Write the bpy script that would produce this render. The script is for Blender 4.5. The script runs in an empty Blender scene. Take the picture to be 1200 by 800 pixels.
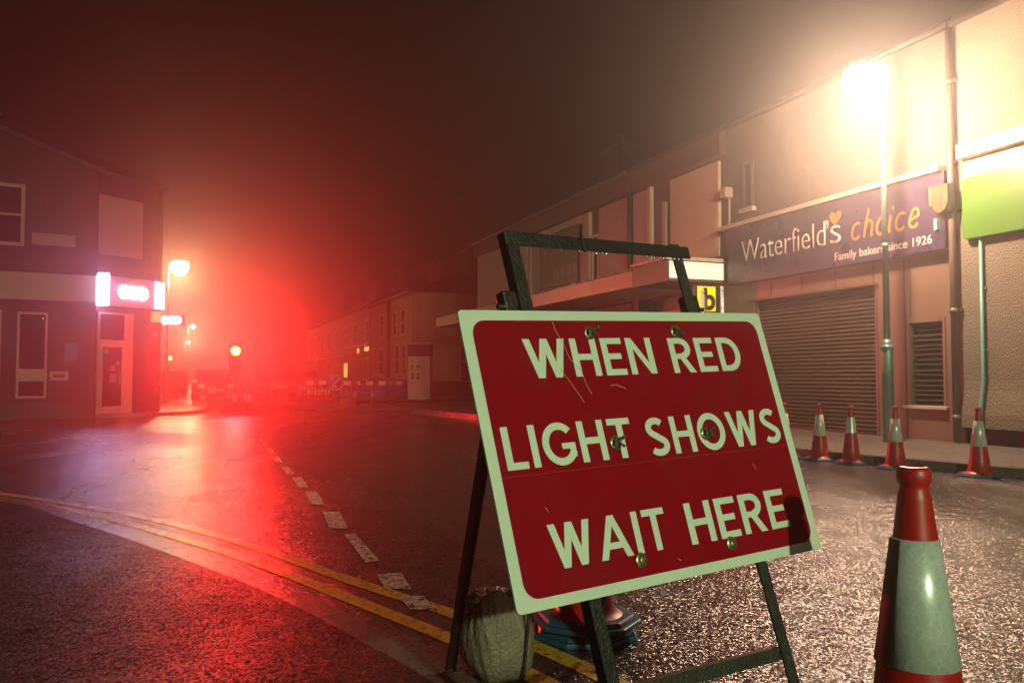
import bpy, bmesh, math, random
from mathutils import Vector, Matrix, noise as mnoise
random.seed(7)
PI = math.pi
scene = bpy.context.scene
COL = scene.collection

# ------------------------------------------------------------------ camera
F, CAMH = 970.0, 1.1
PITCH = math.atan(42.0 / F)
cam_d = bpy.data.cameras.new('camera')
cam = bpy.data.objects.new('camera', cam_d)
COL.objects.link(cam)
cam_d.sensor_width = 36.0
cam_d.lens = 36.0 * F / 1200.0
cam_d.clip_start, cam_d.clip_end = 0.05, 2000
cam.location = (0, 0, CAMH)
cam.rotation_euler = (PI / 2 + PITCH, 0, 0)
scene.camera = cam
cp, sp_ = math.cos(PITCH), math.sin(PITCH)


def gp(px, py, z=0.0):
    """survey helper: where the photograph's pixel meets level z"""
    cx, cy = (px - 600) / F, -(py - 400) / F
    d = Vector((cx, cp - cy * sp_, sp_ + cy * cp))
    t = (z - CAMH) / d.z
    return Vector((d.x * t, d.y * t, z))


# ------------------------------------------------------------------ materials
def mat(name, col, rough=0.6, metal=0.0, var=0.15, nscale=6.0, bump=0.0, bscale=40.0, spec=0.5,
        emit=None, estr=0.0, rvar=0.1, dirt=0.0):
    m = bpy.data.materials.new(name)
    m.use_nodes = True
    nt = m.node_tree
    N, L = nt.nodes, nt.links
    b = N['Principled BSDF']
    b.inputs['Metallic'].default_value = metal
    b.inputs['Specular IOR Level'].default_value = spec
    tc = N.new('ShaderNodeTexCoord')
    nz = N.new('ShaderNodeTexNoise')
    nz.inputs['Scale'].default_value = nscale
    nz.inputs['Detail'].default_value = 6
    L.new(tc.outputs['Object'], nz.inputs['Vector'])
    mx = N.new('ShaderNodeMix')
    mx.data_type = 'RGBA'
    mx.inputs[6].default_value = (*[c * (1 - var) for c in col], 1)
    mx.inputs[7].default_value = (*[min(1, c * (1 + var)) for c in col], 1)
    L.new(nz.outputs['Fac'], mx.inputs[0])
    out = mx.outputs[2]
    if dirt > 0:
        n2 = N.new('ShaderNodeTexNoise')
        n2.inputs['Scale'].default_value = nscale * 0.35
        n2.inputs['Detail'].default_value = 9
        n2.inputs['Roughness'].default_value = 0.7
        L.new(tc.outputs['Object'], n2.inputs['Vector'])
        rp = N.new('ShaderNodeMapRange')
        rp.inputs['From Min'].default_value = 0.48
        rp.inputs['From Max'].default_value = 0.72
        rp.inputs['To Max'].default_value = dirt
        L.new(n2.outputs['Fac'], rp.inputs['Value'])
        m2 = N.new('ShaderNodeMix')
        m2.data_type = 'RGBA'
        m2.inputs[7].default_value = (0.05, 0.04, 0.03, 1)
        L.new(rp.outputs['Result'], m2.inputs[0])
        L.new(out, m2.inputs[6])
        out = m2.outputs[2]
    L.new(out, b.inputs['Base Color'])
    mr = N.new('ShaderNodeMapRange')
    mr.inputs['To Min'].default_value = max(0.02, rough - rvar)
    mr.inputs['To Max'].default_value = min(1, rough + rvar)
    L.new(nz.outputs['Fac'], mr.inputs['Value'])
    L.new(mr.outputs['Result'], b.inputs['Roughness'])
    if bump > 0:
        bz = N.new('ShaderNodeTexNoise')
        bz.inputs['Scale'].default_value = bscale
        bz.inputs['Detail'].default_value = 4
        L.new(tc.outputs['Object'], bz.inputs['Vector'])
        bp = N.new('ShaderNodeBump')
        bp.inputs['Strength'].default_value = bump
        bp.inputs['Distance'].default_value = 0.02
        L.new(bz.outputs['Fac'], bp.inputs['Height'])
        L.new(bp.outputs['Normal'], b.inputs['Normal'])
    if emit:
        b.inputs['Emission Color'].default_value = (*emit, 1)
        b.inputs['Emission Strength'].default_value = estr
    return m


def brick_mat(name, c1, c2, mortar, axis='x'):
    m = bpy.data.materials.new(name)
    m.use_nodes = True
    nt = m.node_tree
    N, L = nt.nodes, nt.links
    b = N['Principled BSDF']
    tc = N.new('ShaderNodeTexCoord')
    sx = N.new('ShaderNodeSeparateXYZ')
    L.new(tc.outputs['Object'], sx.inputs[0])
    ad = N.new('ShaderNodeMath')
    ad.operation = 'ADD'
    L.new(sx.outputs['X'], ad.inputs[0])
    L.new(sx.outputs['Y'], ad.inputs[1])
    cb = N.new('ShaderNodeCombineXYZ')
    L.new(ad.outputs[0], cb.inputs['X'])
    L.new(sx.outputs['Z'], cb.inputs['Y'])
    br = N.new('ShaderNodeTexBrick')
    br.inputs['Color1'].default_value = (*c1, 1)
    br.inputs['Color2'].default_value = (*c2, 1)
    br.inputs['Mortar'].default_value = (*mortar, 1)
    br.inputs['Scale'].default_value = 1.0
    br.inputs['Brick Width'].default_value = 0.225
    br.inputs['Row Height'].default_value = 0.075
    br.inputs['Mortar Size'].default_value = 0.006
    L.new(cb.outputs[0], br.inputs['Vector'])
    nz = N.new('ShaderNodeTexNoise')
    nz.inputs['Scale'].default_value = 2.5
    nz.inputs['Detail'].default_value = 8
    L.new(tc.outputs['Object'], nz.inputs['Vector'])
    mx = N.new('ShaderNodeMix')
    mx.data_type = 'RGBA'
    mx.blend_type = 'MULTIPLY'
    mx.inputs[0].default_value = 0.6
    L.new(br.outputs['Color'], mx.inputs[6])
    L.new(nz.outputs['Color'], mx.inputs[7])
    L.new(mx.outputs[2], b.inputs['Base Color'])
    b.inputs['Roughness'].default_value = 0.55
    bp = N.new('ShaderNodeBump')
    bp.inputs['Strength'].default_value = 0.5
    bp.inputs['Distance'].default_value = 0.01
    bp.invert = True
    L.new(br.outputs['Fac'], bp.inputs['Height'])
    L.new(bp.outputs['Normal'], b.inputs['Normal'])
    return m


def glow(name, col, strength):
    m = bpy.data.materials.new(name)
    m.use_nodes = True
    b = m.node_tree.nodes['Principled BSDF']
    b.inputs['Base Color'].default_value = (0.6, 0.6, 0.6, 1)
    b.inputs['Emission Color'].default_value = (*col, 1)
    b.inputs['Emission Strength'].default_value = strength
    return m


def wet_ground(name, chip_scale, chip_bump, base_lo, base_hi, ripple, rough_lo, rough_hi, spec=0.5, tilt=0.3):
    """wet bituminous surface: stone chips, a patchy water film, slow undulation"""
    m = bpy.data.materials.new(name)
    m.use_nodes = True
    nt = m.node_tree
    N, L = nt.nodes, nt.links
    b = N['Principled BSDF']
    b.inputs['Specular IOR Level'].default_value = spec
    tc = N.new('ShaderNodeTexCoord')

    def noise(scale, det=4, rgh=0.5, stretch=None):
        n = N.new('ShaderNodeTexNoise')
        n.inputs['Scale'].default_value = scale
        n.inputs['Detail'].default_value = det
        n.inputs['Roughness'].default_value = rgh
        if stretch:
            mp = N.new('ShaderNodeMapping')
            mp.inputs['Scale'].default_value = stretch
            mp.inputs['Rotation'].default_value = (0, 0, 0.36)
            L.new(tc.outputs['Object'], mp.inputs['Vector'])
            L.new(mp.outputs[0], n.inputs['Vector'])
        else:
            L.new(tc.outputs['Object'], n.inputs['Vector'])
        return n

    def rng(sock, a, bb, lo, hi):
        r = N.new('ShaderNodeMapRange')
        for k, v in (('From Min', a), ('From Max', bb), ('To Min', lo), ('To Max', hi)):
            r.inputs[k].default_value = v
        L.new(sock, r.inputs['Value'])
        return r.outputs['Result']

    vo = N.new('ShaderNodeTexVoronoi')
    vo.inputs['Scale'].default_value = chip_scale
    vo.inputs['Randomness'].default_value = 1.0
    L.new(tc.outputs['Object'], vo.inputs['Vector'])
    fine = noise(chip_scale * 2.2, 3)
    patch = noise(0.9, 6, 0.6, (1.0, 0.35, 1.0))        # wheel-polished, film-covered patches
    big = noise(2.2, 3, 0.5)
    # colour: chip to chip, worn patches
    mx = N.new('ShaderNodeMix')
    mx.data_type = 'RGBA'
    mx.inputs[6].default_value = (*base_lo, 1)
    mx.inputs[7].default_value = (*base_hi, 1)
    sep = N.new('ShaderNodeSeparateColor')
    L.new(vo.outputs['Color'], sep.inputs[0])
    L.new(sep.outputs[0], mx.inputs[0])
    L.new(mx.outputs[2], b.inputs['Base Color'])
    # roughness from patches
    L.new(rng(patch.outputs['Fac'], 0.35, 0.65, rough_lo, rough_hi), b.inputs['Roughness'])
    # the surface dressing thins out towards the worn west lane
    sx = N.new('ShaderNodeSeparateXYZ')
    L.new(tc.outputs['Object'], sx.inputs[0])
    worn = rng(sx.outputs['X'], -5.0, 0.5, 0.50, 1.0)
    st = N.new('ShaderNodeMath')
    st.operation = 'MULTIPLY'
    L.new(worn, st.inputs[0])
    L.new(rng(patch.outputs['Fac'], 0.32, 0.64, 0.55, 1.0), st.inputs[1])
    st2 = N.new('ShaderNodeMath')
    st2.operation = 'MULTIPLY'
    L.new(st.outputs[0], st2.inputs[0])
    st2.inputs[1].default_value = chip_bump
    b0 = N.new('ShaderNodeBump')
    b0.inputs['Distance'].default_value = 0.05
    b0.inputs['Strength'].default_value = ripple
    L.new(big.outputs['Fac'], b0.inputs['Height'])
    mid = noise(19, 4, 0.65, (1.0, 0.6, 1.0))
    b1 = N.new('ShaderNodeBump')
    b1.inputs['Distance'].default_value = 0.012
    b1.inputs['Strength'].default_value = ripple * 1.0
    L.new(mid.outputs['Fac'], b1.inputs['Height'])
    L.new(b0.outputs['Normal'], b1.inputs['Normal'])
    b2 = N.new('ShaderNodeBump')
    b2.inputs['Distance'].default_value = 0.0028
    L.new(st2.outputs[0], b2.inputs['Strength'])
    L.new(vo.outputs['Distance'], b2.inputs['Height'])
    b2.invert = True
    L.new(b1.outputs['Normal'], b2.inputs['Normal'])
    b3 = N.new('ShaderNodeBump')
    b3.inputs['Distance'].default_value = 0.002
    b3.inputs['Strength'].default_value = 0.5
    L.new(fine.outputs['Fac'], b3.inputs['Height'])
    L.new(b2.outputs['Normal'], b3.inputs['Normal'])
    # every stone chip lies at its own tilt, so single facets catch the lamps
    off = N.new('ShaderNodeVectorMath')
    off.operation = 'SUBTRACT'
    L.new(vo.outputs['Color'], off.inputs[0])
    off.inputs[1].default_value = (0.5, 0.5, 0.5)
    sc = N.new('ShaderNodeVectorMath')
    sc.operation = 'SCALE'
    L.new(off.outputs[0], sc.inputs[0])
    k = N.new('ShaderNodeMath')
    k.operation = 'MULTIPLY'
    L.new(st.outputs[0], k.inputs[0])
    k.inputs[1].default_value = tilt
    L.new(k.outputs[0], sc.inputs['Scale'])
    ad = N.new('ShaderNodeVectorMath')
    ad.operation = 'ADD'
    L.new(b3.outputs['Normal'], ad.inputs[0])
    L.new(sc.outputs[0], ad.inputs[1])
    nm = N.new('ShaderNodeVectorMath')
    nm.operation = 'NORMALIZE'
    L.new(ad.outputs[0], nm.inputs[0])
    L.new(nm.outputs[0], b.inputs['Normal'])
    return m


def worn_paint(name, col, w0=0.50, w1=0.57):
    """road paint worn through in patches, wet"""
    m = wet_ground(name, 110, 0.45, col, tuple(c * 0.8 for c in col), 0.25, 0.18, 0.4)
    nt = m.node_tree
    N, L = nt.nodes, nt.links
    b = N['Principled BSDF']
    src = b.inputs['Base Color'].links[0].from_socket
    tc = [n for n in N if n.type == 'TEX_COORD'][0]
    nz = N.new('ShaderNodeTexNoise')
    nz.inputs['Scale'].default_value = 24
    nz.inputs['Detail'].default_value = 10
    nz.inputs['Roughness'].default_value = 0.75
    L.new(tc.outputs['Object'], nz.inputs['Vector'])
    mr = N.new('ShaderNodeMapRange')
    mr.inputs['From Min'].default_value = w0
    mr.inputs['From Max'].default_value = w1
    L.new(nz.outputs['Fac'], mr.inputs['Value'])
    mx = N.new('ShaderNodeMix')
    mx.data_type = 'RGBA'
    mx.inputs[7].default_value = (0.03, 0.026, 0.022, 1)
    L.new(mr.outputs['Result'], mx.inputs[0])
    L.new(src, mx.inputs[6])
    L.new(mx.outputs[2], b.inputs['Base Color'])
    return m


M = {}
M['road'] = wet_ground('wet_road', 90, 0.85, (0.012, 0.010, 0.009), (0.065, 0.056, 0.048), 0.48, 0.16, 0.31, spec=1.0, tilt=0.66)
M['footway'] = wet_ground('wet_footway', 120, 0.6, (0.010, 0.008, 0.008), (0.04, 0.032, 0.03), 0.35, 0.32, 0.5, 0.07, tilt=0.6)
M['flags'] = wet_ground('wet_flags', 60, 0.35, (0.09, 0.08, 0.07), (0.15, 0.135, 0.12), 0.25, 0.28, 0.5)
M['kerb'] = wet_ground('wet_kerb', 130, 0.25, (0.10, 0.085, 0.075), (0.15, 0.13, 0.115), 0.15, 0.16, 0.32)
M['white_paint'] = worn_paint('worn_white_paint', (0.72, 0.68, 0.58), 0.49, 0.56)
M['yellow_paint'] = worn_paint('worn_yellow_paint', (0.80, 0.46, 0.03), 0.52, 0.60)
M['render'] = mat('cream_render', (0.115, 0.098, 0.082), 0.8, spec=0.15, var=0.25, nscale=3, bump=0.7, bscale=18, dirt=0.4)
M['pebbledash'] = mat('pale_pebbledash', (0.16, 0.145, 0.11), 0.8, spec=0.15, var=0.12, nscale=4, bump=1.0, bscale=38, dirt=0.15)
M['ledge'] = mat('painted_ledge', (0.42, 0.36, 0.28), 0.6, dirt=0.3)
M['purple'] = mat('purple_fascia', (0.040, 0.028, 0.060), 0.3, var=0.08, nscale=2)
M['cream_letter'] = mat('cream_lettering', (0.72, 0.64, 0.50), 0.5, var=0.03)
M['pink_letter'] = mat('pale_lettering', (0.62, 0.48, 0.42), 0.5, var=0.03)
M['orange_letter'] = mat('orange_lettering', (0.75, 0.17, 0.03), 0.5, var=0.03)
M['copper'] = mat('brown_cladding', (0.17, 0.122, 0.088), 0.34, var=0.15, nscale=2, metal=0.1, dirt=0.3)
M['shutter'] = mat('shutter_metal', (0.13, 0.095, 0.07), 0.42, metal=0.4, var=0.25, nscale=1.5, dirt=0.3)
M['louvre'] = mat('louvre_metal', (0.10, 0.07, 0.05), 0.4, metal=0.4, var=0.3, nscale=3)
M['green'] = mat('green_sign', (0.05, 0.15, 0.012), 0.4, var=0.05, nscale=2)
M['blind_glass'] = mat('blind_glass', (0.012, 0.010, 0.010), 0.6, spec=0.2)
M['dark'] = mat('dark_paint', (0.025, 0.022, 0.02), 0.45, var=0.3)
M['pipe'] = mat('drainpipe_paint', (0.11, 0.085, 0.065), 0.4, var=0.2)
M['roof'] = mat('slate_roof', (0.05, 0.045, 0.045), 0.5, var=0.3, nscale=9, bump=0.4, bscale=12)
M['glass'] = mat('dark_glass', (0.015, 0.014, 0.014), 0.12, var=0.2, nscale=2, rvar=0.05)
M['frame'] = mat('window_frame', (0.50, 0.44, 0.36), 0.5, dirt=0.2)
M['brick'] = brick_mat('soot_brick', (0.16, 0.075, 0.05), (0.11, 0.055, 0.04), (0.10, 0.085, 0.07))
M['bank_brick'] = brick_mat('red_brick', (0.085, 0.035, 0.03), (0.05, 0.022, 0.02), (0.075, 0.06, 0.055))
M['panel_cream'] = mat('cream_panel', (0.46, 0.40, 0.27), 0.55, var=0.08, nscale=1.5, dirt=0.2)
M['panel_grey'] = mat('grey_panel', (0.36, 0.30, 0.25), 0.55, var=0.08, nscale=1.5, dirt=0.2)
M['canopy'] = mat('canopy_edge', (0.55, 0.46, 0.36), 0.4, var=0.15, nscale=2, dirt=0.3)
M['brown'] = mat('brown_fascia', (0.10, 0.06, 0.04), 0.4, var=0.15)
M['glow_white'] = mat('faint_white_glow', (0.85, 0.85, 0.72), 0.45, var=0.02, emit=(1.0, 0.92, 0.66), estr=0.55)  # weak emission; on the canopy end it imitates street-lamp light
M['yellow_sign'] = mat('yellow_sign', (0.85, 0.72, 0.01), 0.4, var=0.02, emit=(1.0, 0.80, 0.0), estr=0.55)
M['black_sign'] = mat('black_sign', (0.03, 0.025, 0.02), 0.4)
M['pale_house'] = mat('pale_house_render', (0.44, 0.34, 0.25), 0.75, var=0.12, nscale=2, bump=0.3, dirt=0.3)
M['sign_white'] = mat('sign_white', (0.66, 0.72, 0.55), 0.5, var=0.05, nscale=9, dirt=0.10)
M['sign_red'] = mat('sign_red', (0.27, 0.0005, 0.006), 0.5, spec=0.10, var=0.12, nscale=18, rvar=0.06, dirt=0.22)
M['letter'] = mat('sign_lettering', (0.66, 0.72, 0.55), 0.5, var=0.05, nscale=14)
M['steel'] = mat('black_steel', (0.022, 0.02, 0.016), 0.38, metal=0.3, var=0.4, nscale=20, bump=0.25, bscale=120)
M['steel_worn'] = mat('worn_steel', (0.05, 0.048, 0.035), 0.42, metal=0.4, var=0.4, nscale=24, bump=0.25, bscale=90)
M['brass'] = mat('zinc_bolt', (0.34, 0.28, 0.13), 0.35, metal=0.8, var=0.4, nscale=60)
M['drop'] = mat('water_bead', (0.9, 0.88, 0.88), 0.22, metal=1.0, var=0.02)
M['scratch'] = mat('scratch', (0.5, 0.32, 0.2), 0.6)
M['seam'] = mat('seam', (0.33, 0.02, 0.02), 0.4)
M['cone_red'] = mat('cone_red', (0.42, 0.010, 0.005), 0.40, var=0.18, nscale=7, dirt=0.25, rvar=0.1)
M['cone_base'] = mat('cone_base', (0.022, 0.04, 0.075), 0.45, var=0.3, nscale=9)
M['cone_base_blue'] = mat('cone_base_blue', (0.012, 0.07, 0.13), 0.45, var=0.3, nscale=9)
M['sleeve'] = mat('cone_sleeve', (0.60, 0.62, 0.54), 0.30, metal=0.25, var=0.1, nscale=12, dirt=0.35)
_nt = M['sleeve'].node_tree
_b = _nt.nodes['Principled BSDF']
_src = _b.inputs['Base Color'].links[0].from_socket
_tc = [n for n in _nt.nodes if n.type == 'TEX_COORD'][0]
_vo = _nt.nodes.new('ShaderNodeTexVoronoi')
_vo.feature = 'DISTANCE_TO_EDGE'
_vo.inputs['Scale'].default_value = 36
_nt.links.new(_tc.outputs['Object'], _vo.inputs['Vector'])
_mr = _nt.nodes.new('ShaderNodeMapRange')
_mr.inputs['From Max'].default_value = 0.06
_mr.inputs['To Min'].default_value = 1.22
_mr.inputs['To Max'].default_value = 1.0
_nt.links.new(_vo.outputs['Distance'], _mr.inputs['Value'])
_mx = _nt.nodes.new('ShaderNodeVectorMath')
_mx.operation = 'SCALE'
_nt.links.new(_src, _mx.inputs[0])
_nt.links.new(_mr.outputs['Result'], _mx.inputs['Scale'])
_nt.links.new(_mx.outputs[0], _b.inputs['Base Color'])
M['bag'] = mat('sandbag_cloth', (0.22, 0.175, 0.115), 0.45, var=0.45, nscale=14, bump=0.5, bscale=90, dirt=0.75)
M['lamp_metal'] = mat('teal_lit_column', (0.13, 0.26, 0.21), 0.36, metal=0.5, var=0.2, nscale=8)  # teal lamplight on the column is put into this green tint
M['signal_black'] = mat('signal_black', (0.02, 0.02, 0.02), 0.5)
M['signal_yellow'] = mat('signal_yellow', (0.5, 0.33, 0.02), 0.5)
M['car_dark'] = mat('car_paint_dark', (0.03, 0.02, 0.022), 0.25, var=0.1)
M['car_silver'] = mat('car_paint_silver', (0.35, 0.33, 0.32), 0.25, var=0.1, metal=0.4)
M['car_red'] = mat('car_paint_red', (0.22, 0.03, 0.025), 0.25, var=0.1)
M['tyre'] = mat('tyre_rubber', (0.015, 0.015, 0.015), 0.7)
M['rim'] = mat('wheel_rim', (0.4, 0.4, 0.4), 0.35, metal=0.7)
M['head_glass'] = mat('headlight_glass', (0.75, 0.72, 0.68), 0.15, metal=0.3)
M['tail_glass'] = mat('tail_light_glass', (0.4, 0.02, 0.02), 0.2)
M['plate'] = mat('number_plate', (0.6, 0.55, 0.3), 0.5)
M['barrier_blue'] = mat('barrier_blue', (0.10, 0.10, 0.42), 0.5, var=0.15)
M['white_plastic'] = mat('white_plastic', (0.75, 0.72, 0.68), 0.5, var=0.06)
M['disc_blue'] = mat('disc_blue', (0.05, 0.06, 0.42), 0.4)
M['kiosk_white'] = mat('kiosk_white', (0.66, 0.58, 0.52), 0.45, var=0.08, nscale=2, dirt=0.15)
M['kiosk_purple'] = mat('kiosk_header', (0.10, 0.03, 0.10), 0.4)
M['notice'] = mat('notice_blue', (0.10, 0.12, 0.24), 0.4)
M['fascia_beige'] = mat('beige_fascia', (0.46, 0.38, 0.28), 0.45, var=0.06, nscale=1)
M['fascia_pink'] = mat('pink_fascia', (0.50, 0.36, 0.40), 0.4, var=0.04)
M['alarm'] = mat('alarm_box', (0.075, 0.07, 0.03), 0.45)
M['alarm_edge'] = mat('alarm_edge', (0.6, 0.30, 0.08), 0.45)
M['teal'] = mat('teal_tint', (0.10, 0.32, 0.27), 0.4)
M['post'] = mat('bollard_paint', (0.05, 0.02, 0.02), 0.4)

M['lamp_glass'] = glow('lamp_glass', (1.0, 0.86, 0.62), 60)
M['lamp_glass_far'] = glow('lamp_glass_far', (1.0, 0.62, 0.30), 60)
M['lamp_glass_green'] = glow('lamp_glass_green', (0.8, 1.0, 0.62), 60)
M['red_lens'] = glow('red_lens', (1.0, 0.42, 0.004), 14)  # orange emission clips to yellow, imitating a glare ring round the red aspect
M['glare_core'] = glow('signal_glare_core', (1.0, 0.8, 0.5), 60)  # white core that imitates the blown-out glare of the signal
M['dark_lens'] = mat('dark_lens', (0.02, 0.02, 0.015), 0.2)
M['bank_tube'] = glow('bank_tube', (0.66, 0.50, 1.0), 34)
M['bank_tube_soft'] = glow('bank_tube_soft', (0.55, 0.50, 1.0), 5)
M['bank_ring'] = glow('bank_ring', (1.0, 0.78, 0.95), 24)
M['orange_box'] = glow('orange_box', (1.0, 0.42, 0.05), 0.8)
M['lit_window'] = glow('lit_window', (1.0, 0.42, 0.10), 2.4)
M['green_led'] = glow('green_led', (0.1, 1.0, 0.4), 6)
M['beacon'] = glow('beacon', (1.0, 0.40, 0.05), 60)


# ------------------------------------------------------------------ mesh builder
class MB:
    def __init__(self):
        self.v, self.f, self.s = [], [], []

    def add(self, vs, fs, smooth=False):
        o = len(self.v)
        self.v += [tuple(p) for p in vs]
        self.f += [tuple(i + o for i in q) for q in fs]
        self.s += [smooth] * len(fs)
        return self

    def box(self, x0, x1, y0, y1, z0, z1):
        vs = [(x, y, z) for z in (z0, z1) for y in (y0, y1) for x in (x0, x1)]
        return self.add(vs, [(0, 2, 3, 1), (4, 5, 7, 6), (0, 1, 5, 4), (2, 6, 7, 3), (0, 4, 6, 2), (1, 3, 7, 5)])

    def obox(self, p, ax, ay, az):
        """box from corner p with edge vectors"""
        p, ax, ay, az = map(Vector, (p, ax, ay, az))
        vs = [p + ax * i + ay * j + az * k for k in (0, 1) for j in (0, 1) for i in (0, 1)]
        return self.add(vs, [(0, 2, 3, 1), (4, 5, 7, 6), (0, 1, 5, 4), (2, 6, 7, 3), (0, 4, 6, 2), (1, 3, 7, 5)])

    def bar(self, a, b, w, h, up=(0, 0, 1)):
        a, b = Vector(a), Vector(b)
        d = (b - a)
        x = d.normalized()
        y = Vector(up).cross(x)
        if y.length < 1e-4:
            y = Vector((1, 0, 0)).cross(x)
        y.normalize()
        z = x.cross(y)
        return self.obox(a - y * w / 2 - z * h / 2, d, y * w, z * h)

    def tube(self, pts, r, n=12, caps=True):
        pts = [Vector(p) for p in pts]
        rs = r if isinstance(r, (list, tuple)) else [r] * len(pts)
        vs, fs = [], []
        prev = None
        for i, p in enumerate(pts):
            d = (pts[min(i + 1, len(pts) - 1)] - pts[max(i - 1, 0)]).normalized()
            a = Vector((0, 0, 1)) if abs(d.z) < 0.9 else Vector((1, 0, 0))
            if prev is not None:
                a = prev
            y = (a - d * a.dot(d)).normalized()
            prev = y
            x = d.cross(y)
            for k in range(n):
                t = 2 * PI * k / n
                vs.append(p + (x * math.cos(t) + y * math.sin(t)) * rs[i])
        for i in range(len(pts) - 1):
            for k in range(n):
                fs.append((i * n + k, i * n + (k + 1) % n, (i + 1) * n + (k + 1) % n, (i + 1) * n + k))
        self.add(vs, fs, True)
        if caps:
            o = len(self.v) - len(vs)
            self.f.append(tuple(o + k for k in reversed(range(n))))
            self.f.append(tuple(o + (len(pts) - 1) * n + k for k in range(n)))
            self.s += [False, False]
        return self

    def lathe(self, prof, n=32, c=(0, 0, 0), a0=0, a1=2 * PI, cap=True):
        vs, fs = [], []
        full = abs(a1 - a0 - 2 * PI) < 1e-6
        m = n if full else n + 1
        for r, z in prof:
            for k in range(m):
                t = a0 + (a1 - a0) * k / n
                vs.append((c[0] + r * math.cos(t), c[1] + r * math.sin(t), c[2] + z))
        for i in range(len(prof) - 1):
            for k in range(n):
                k2 = (k + 1) % m
                fs.append((i * m + k, i * m + k2, (i + 1) * m + k2, (i + 1) * m + k))
        o = len(self.v)
        self.add(vs, fs, True)
        if cap and full:
            if prof[0][0] > 1e-5:
                self.f.append(tuple(o + k for k in reversed(range(m))))
                self.s.append(False)
            if prof[-1][0] > 1e-5:
                self.f.append(tuple(o + (len(prof) - 1) * m + k for k in range(m)))
                self.s.append(False)
        return self

    def prism(self, poly, z0, z1):
        n = len(poly)
        vs = [(x, y, z0) for x, y in poly] + [(x, y, z1) for x, y in poly]
        fs = [tuple(reversed(range(n))), tuple(range(n, 2 * n))]
        fs += [(k, (k + 1) % n, n + (k + 1) % n, n + k) for k in range(n)]
        return self.add(vs, fs)

    def xprism(self, poly, x0, x1):
        """poly in (y, z) swept along x"""
        n = len(poly)
        vs = [(x0, y, z) for y, z in poly] + [(x1, y, z) for y, z in poly]
        fs = [tuple(range(n)), tuple(reversed(range(n, 2 * n)))]
        fs += [((k + 1) % n, k, n + k, n + (k + 1) % n) for k in range(n)]
        return self.add(vs, fs)

    def strip(self, left, right):
        n = len(left)
        vs = list(left) + list(right)
        return self.add(vs, [(k, n + k, n + k + 1, k + 1) for k in range(n - 1)])

    def build(self, name, m, parent=None, loc=(0, 0, 0), rot=(0, 0, 0), bevel=0.0, fix=True):
        me = bpy.data.meshes.new(name)
        me.from_pydata(self.v, [], self.f)
        me.polygons.foreach_set('use_smooth', self.s)
        if fix:
            bm = bmesh.new()
            bm.from_mesh(me)
            bmesh.ops.recalc_face_normals(bm, faces=bm.faces)
            bm.to_mesh(me)
            bm.free()
        me.materials.append(m)
        o = bpy.data.objects.new(name, me)
        COL.objects.link(o)
        o.location, o.rotation_euler = loc, rot
        if parent:
            o.parent = parent
        if bevel:
            b = o.modifiers.new('bevel', 'BEVEL')
            b.width, b.segments, b.limit_method = bevel, 2, 'ANGLE'
        return o


def tag(o, label, cat, group=None):
    o['label'], o['category'] = label, cat
    if group:
        o['group'] = group
    return o


def thing(name, label, cat, loc=(0, 0, 0), rz=0.0, group=None):
    o = bpy.data.objects.new(name, None)
    o.empty_display_size = 0.2
    COL.objects.link(o)
    o.location, o.rotation_euler = loc, (0, 0, rz)
    return tag(o, label, cat, group)


def struct(o, kind='structure'):
    o['kind'] = kind
    return o


def dup(src, loc, rz, label, group=None, scale=1.0):
    def cp_(o, par):
        c = o.copy()
        COL.objects.link(c)
        c.parent = par
        for ch in o.children:
            cp_(ch, c)
        return c
    r = cp_(src, None)
    r.location, r.rotation_euler = loc, (0, 0, rz)
    r.scale = (scale, scale, scale)
    r['label'] = label
    if group:
        r['group'] = group
    elif 'group' in r:
        del r['group']
    return r


def text_part(body, name, m, parent, loc, rot, width=None, height=None, thick=0.004, weight=0.0, space=1.0, shear=0.0):
    cu = bpy.data.curves.new('t', 'FONT')
    cu.body = body
    cu.size = 1.0
    cu.space_character = space
    cu.shear = shear
    cu.offset = weight
    cu.extrude = 0.0
    tmp = bpy.data.objects.new('t', cu)
    COL.objects.link(tmp)
    dg = bpy.context.evaluated_depsgraph_get()
    dg.update()
    me = bpy.data.meshes.new_from_object(tmp.evaluated_get(dg))
    bpy.data.objects.remove(tmp)
    xs = [v.co.x for v in me.vertices]
    ys = [v.co.y for v in me.vertices]
    kx = width / (max(xs) - min(xs)) if width else 1
    ky = height / max(ys) if height else kx
    x0 = min(xs)
    bm = bmesh.new()
    bm.from_mesh(me)
    for v in bm.verts:
        v.co = Vector(((v.co.x - x0) * kx, v.co.y * ky, 0))
    ret = bmesh.ops.extrude_face_region(bm, geom=bm.faces[:])
    for g in ret['geom']:
        if isinstance(g, bmesh.types.BMVert):
            g.co.z += thick
    bmesh.ops.recalc_face_normals(bm, faces=bm.faces)
    bm.to_mesh(me)
    bm.free()
    me.name = name
    me.materials.clear()
    me.materials.append(m)
    o = bpy.data.objects.new(name, me)
    COL.objects.link(o)
    o.parent = parent
    o.location, o.rotation_euler = loc, rot
    return o


def lamp_light(name, parent, loc, col, power, radius=0.1):
    l = bpy.data.lights.new(name, 'POINT')
    l.color = col
    l.energy = power
    l.shadow_soft_size = radius
    o = bpy.data.objects.new(name, l)
    COL.objects.link(o)
    o.location = loc
    o.parent = parent
    return o


# street frame of the east terrace: t along the terrace (away), d towards the road
P0 = Vector((6.73, 12.5, 0))
U = Vector((-0.36, 0.933, 0)).normalized()
NRM = Vector((-U.y, U.x, 0))
RZ = math.atan2(U.y, U.x)


def td(t, d, z=0.0):
    return P0 + U * t + NRM * d + Vector((0, 0, z))


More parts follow.
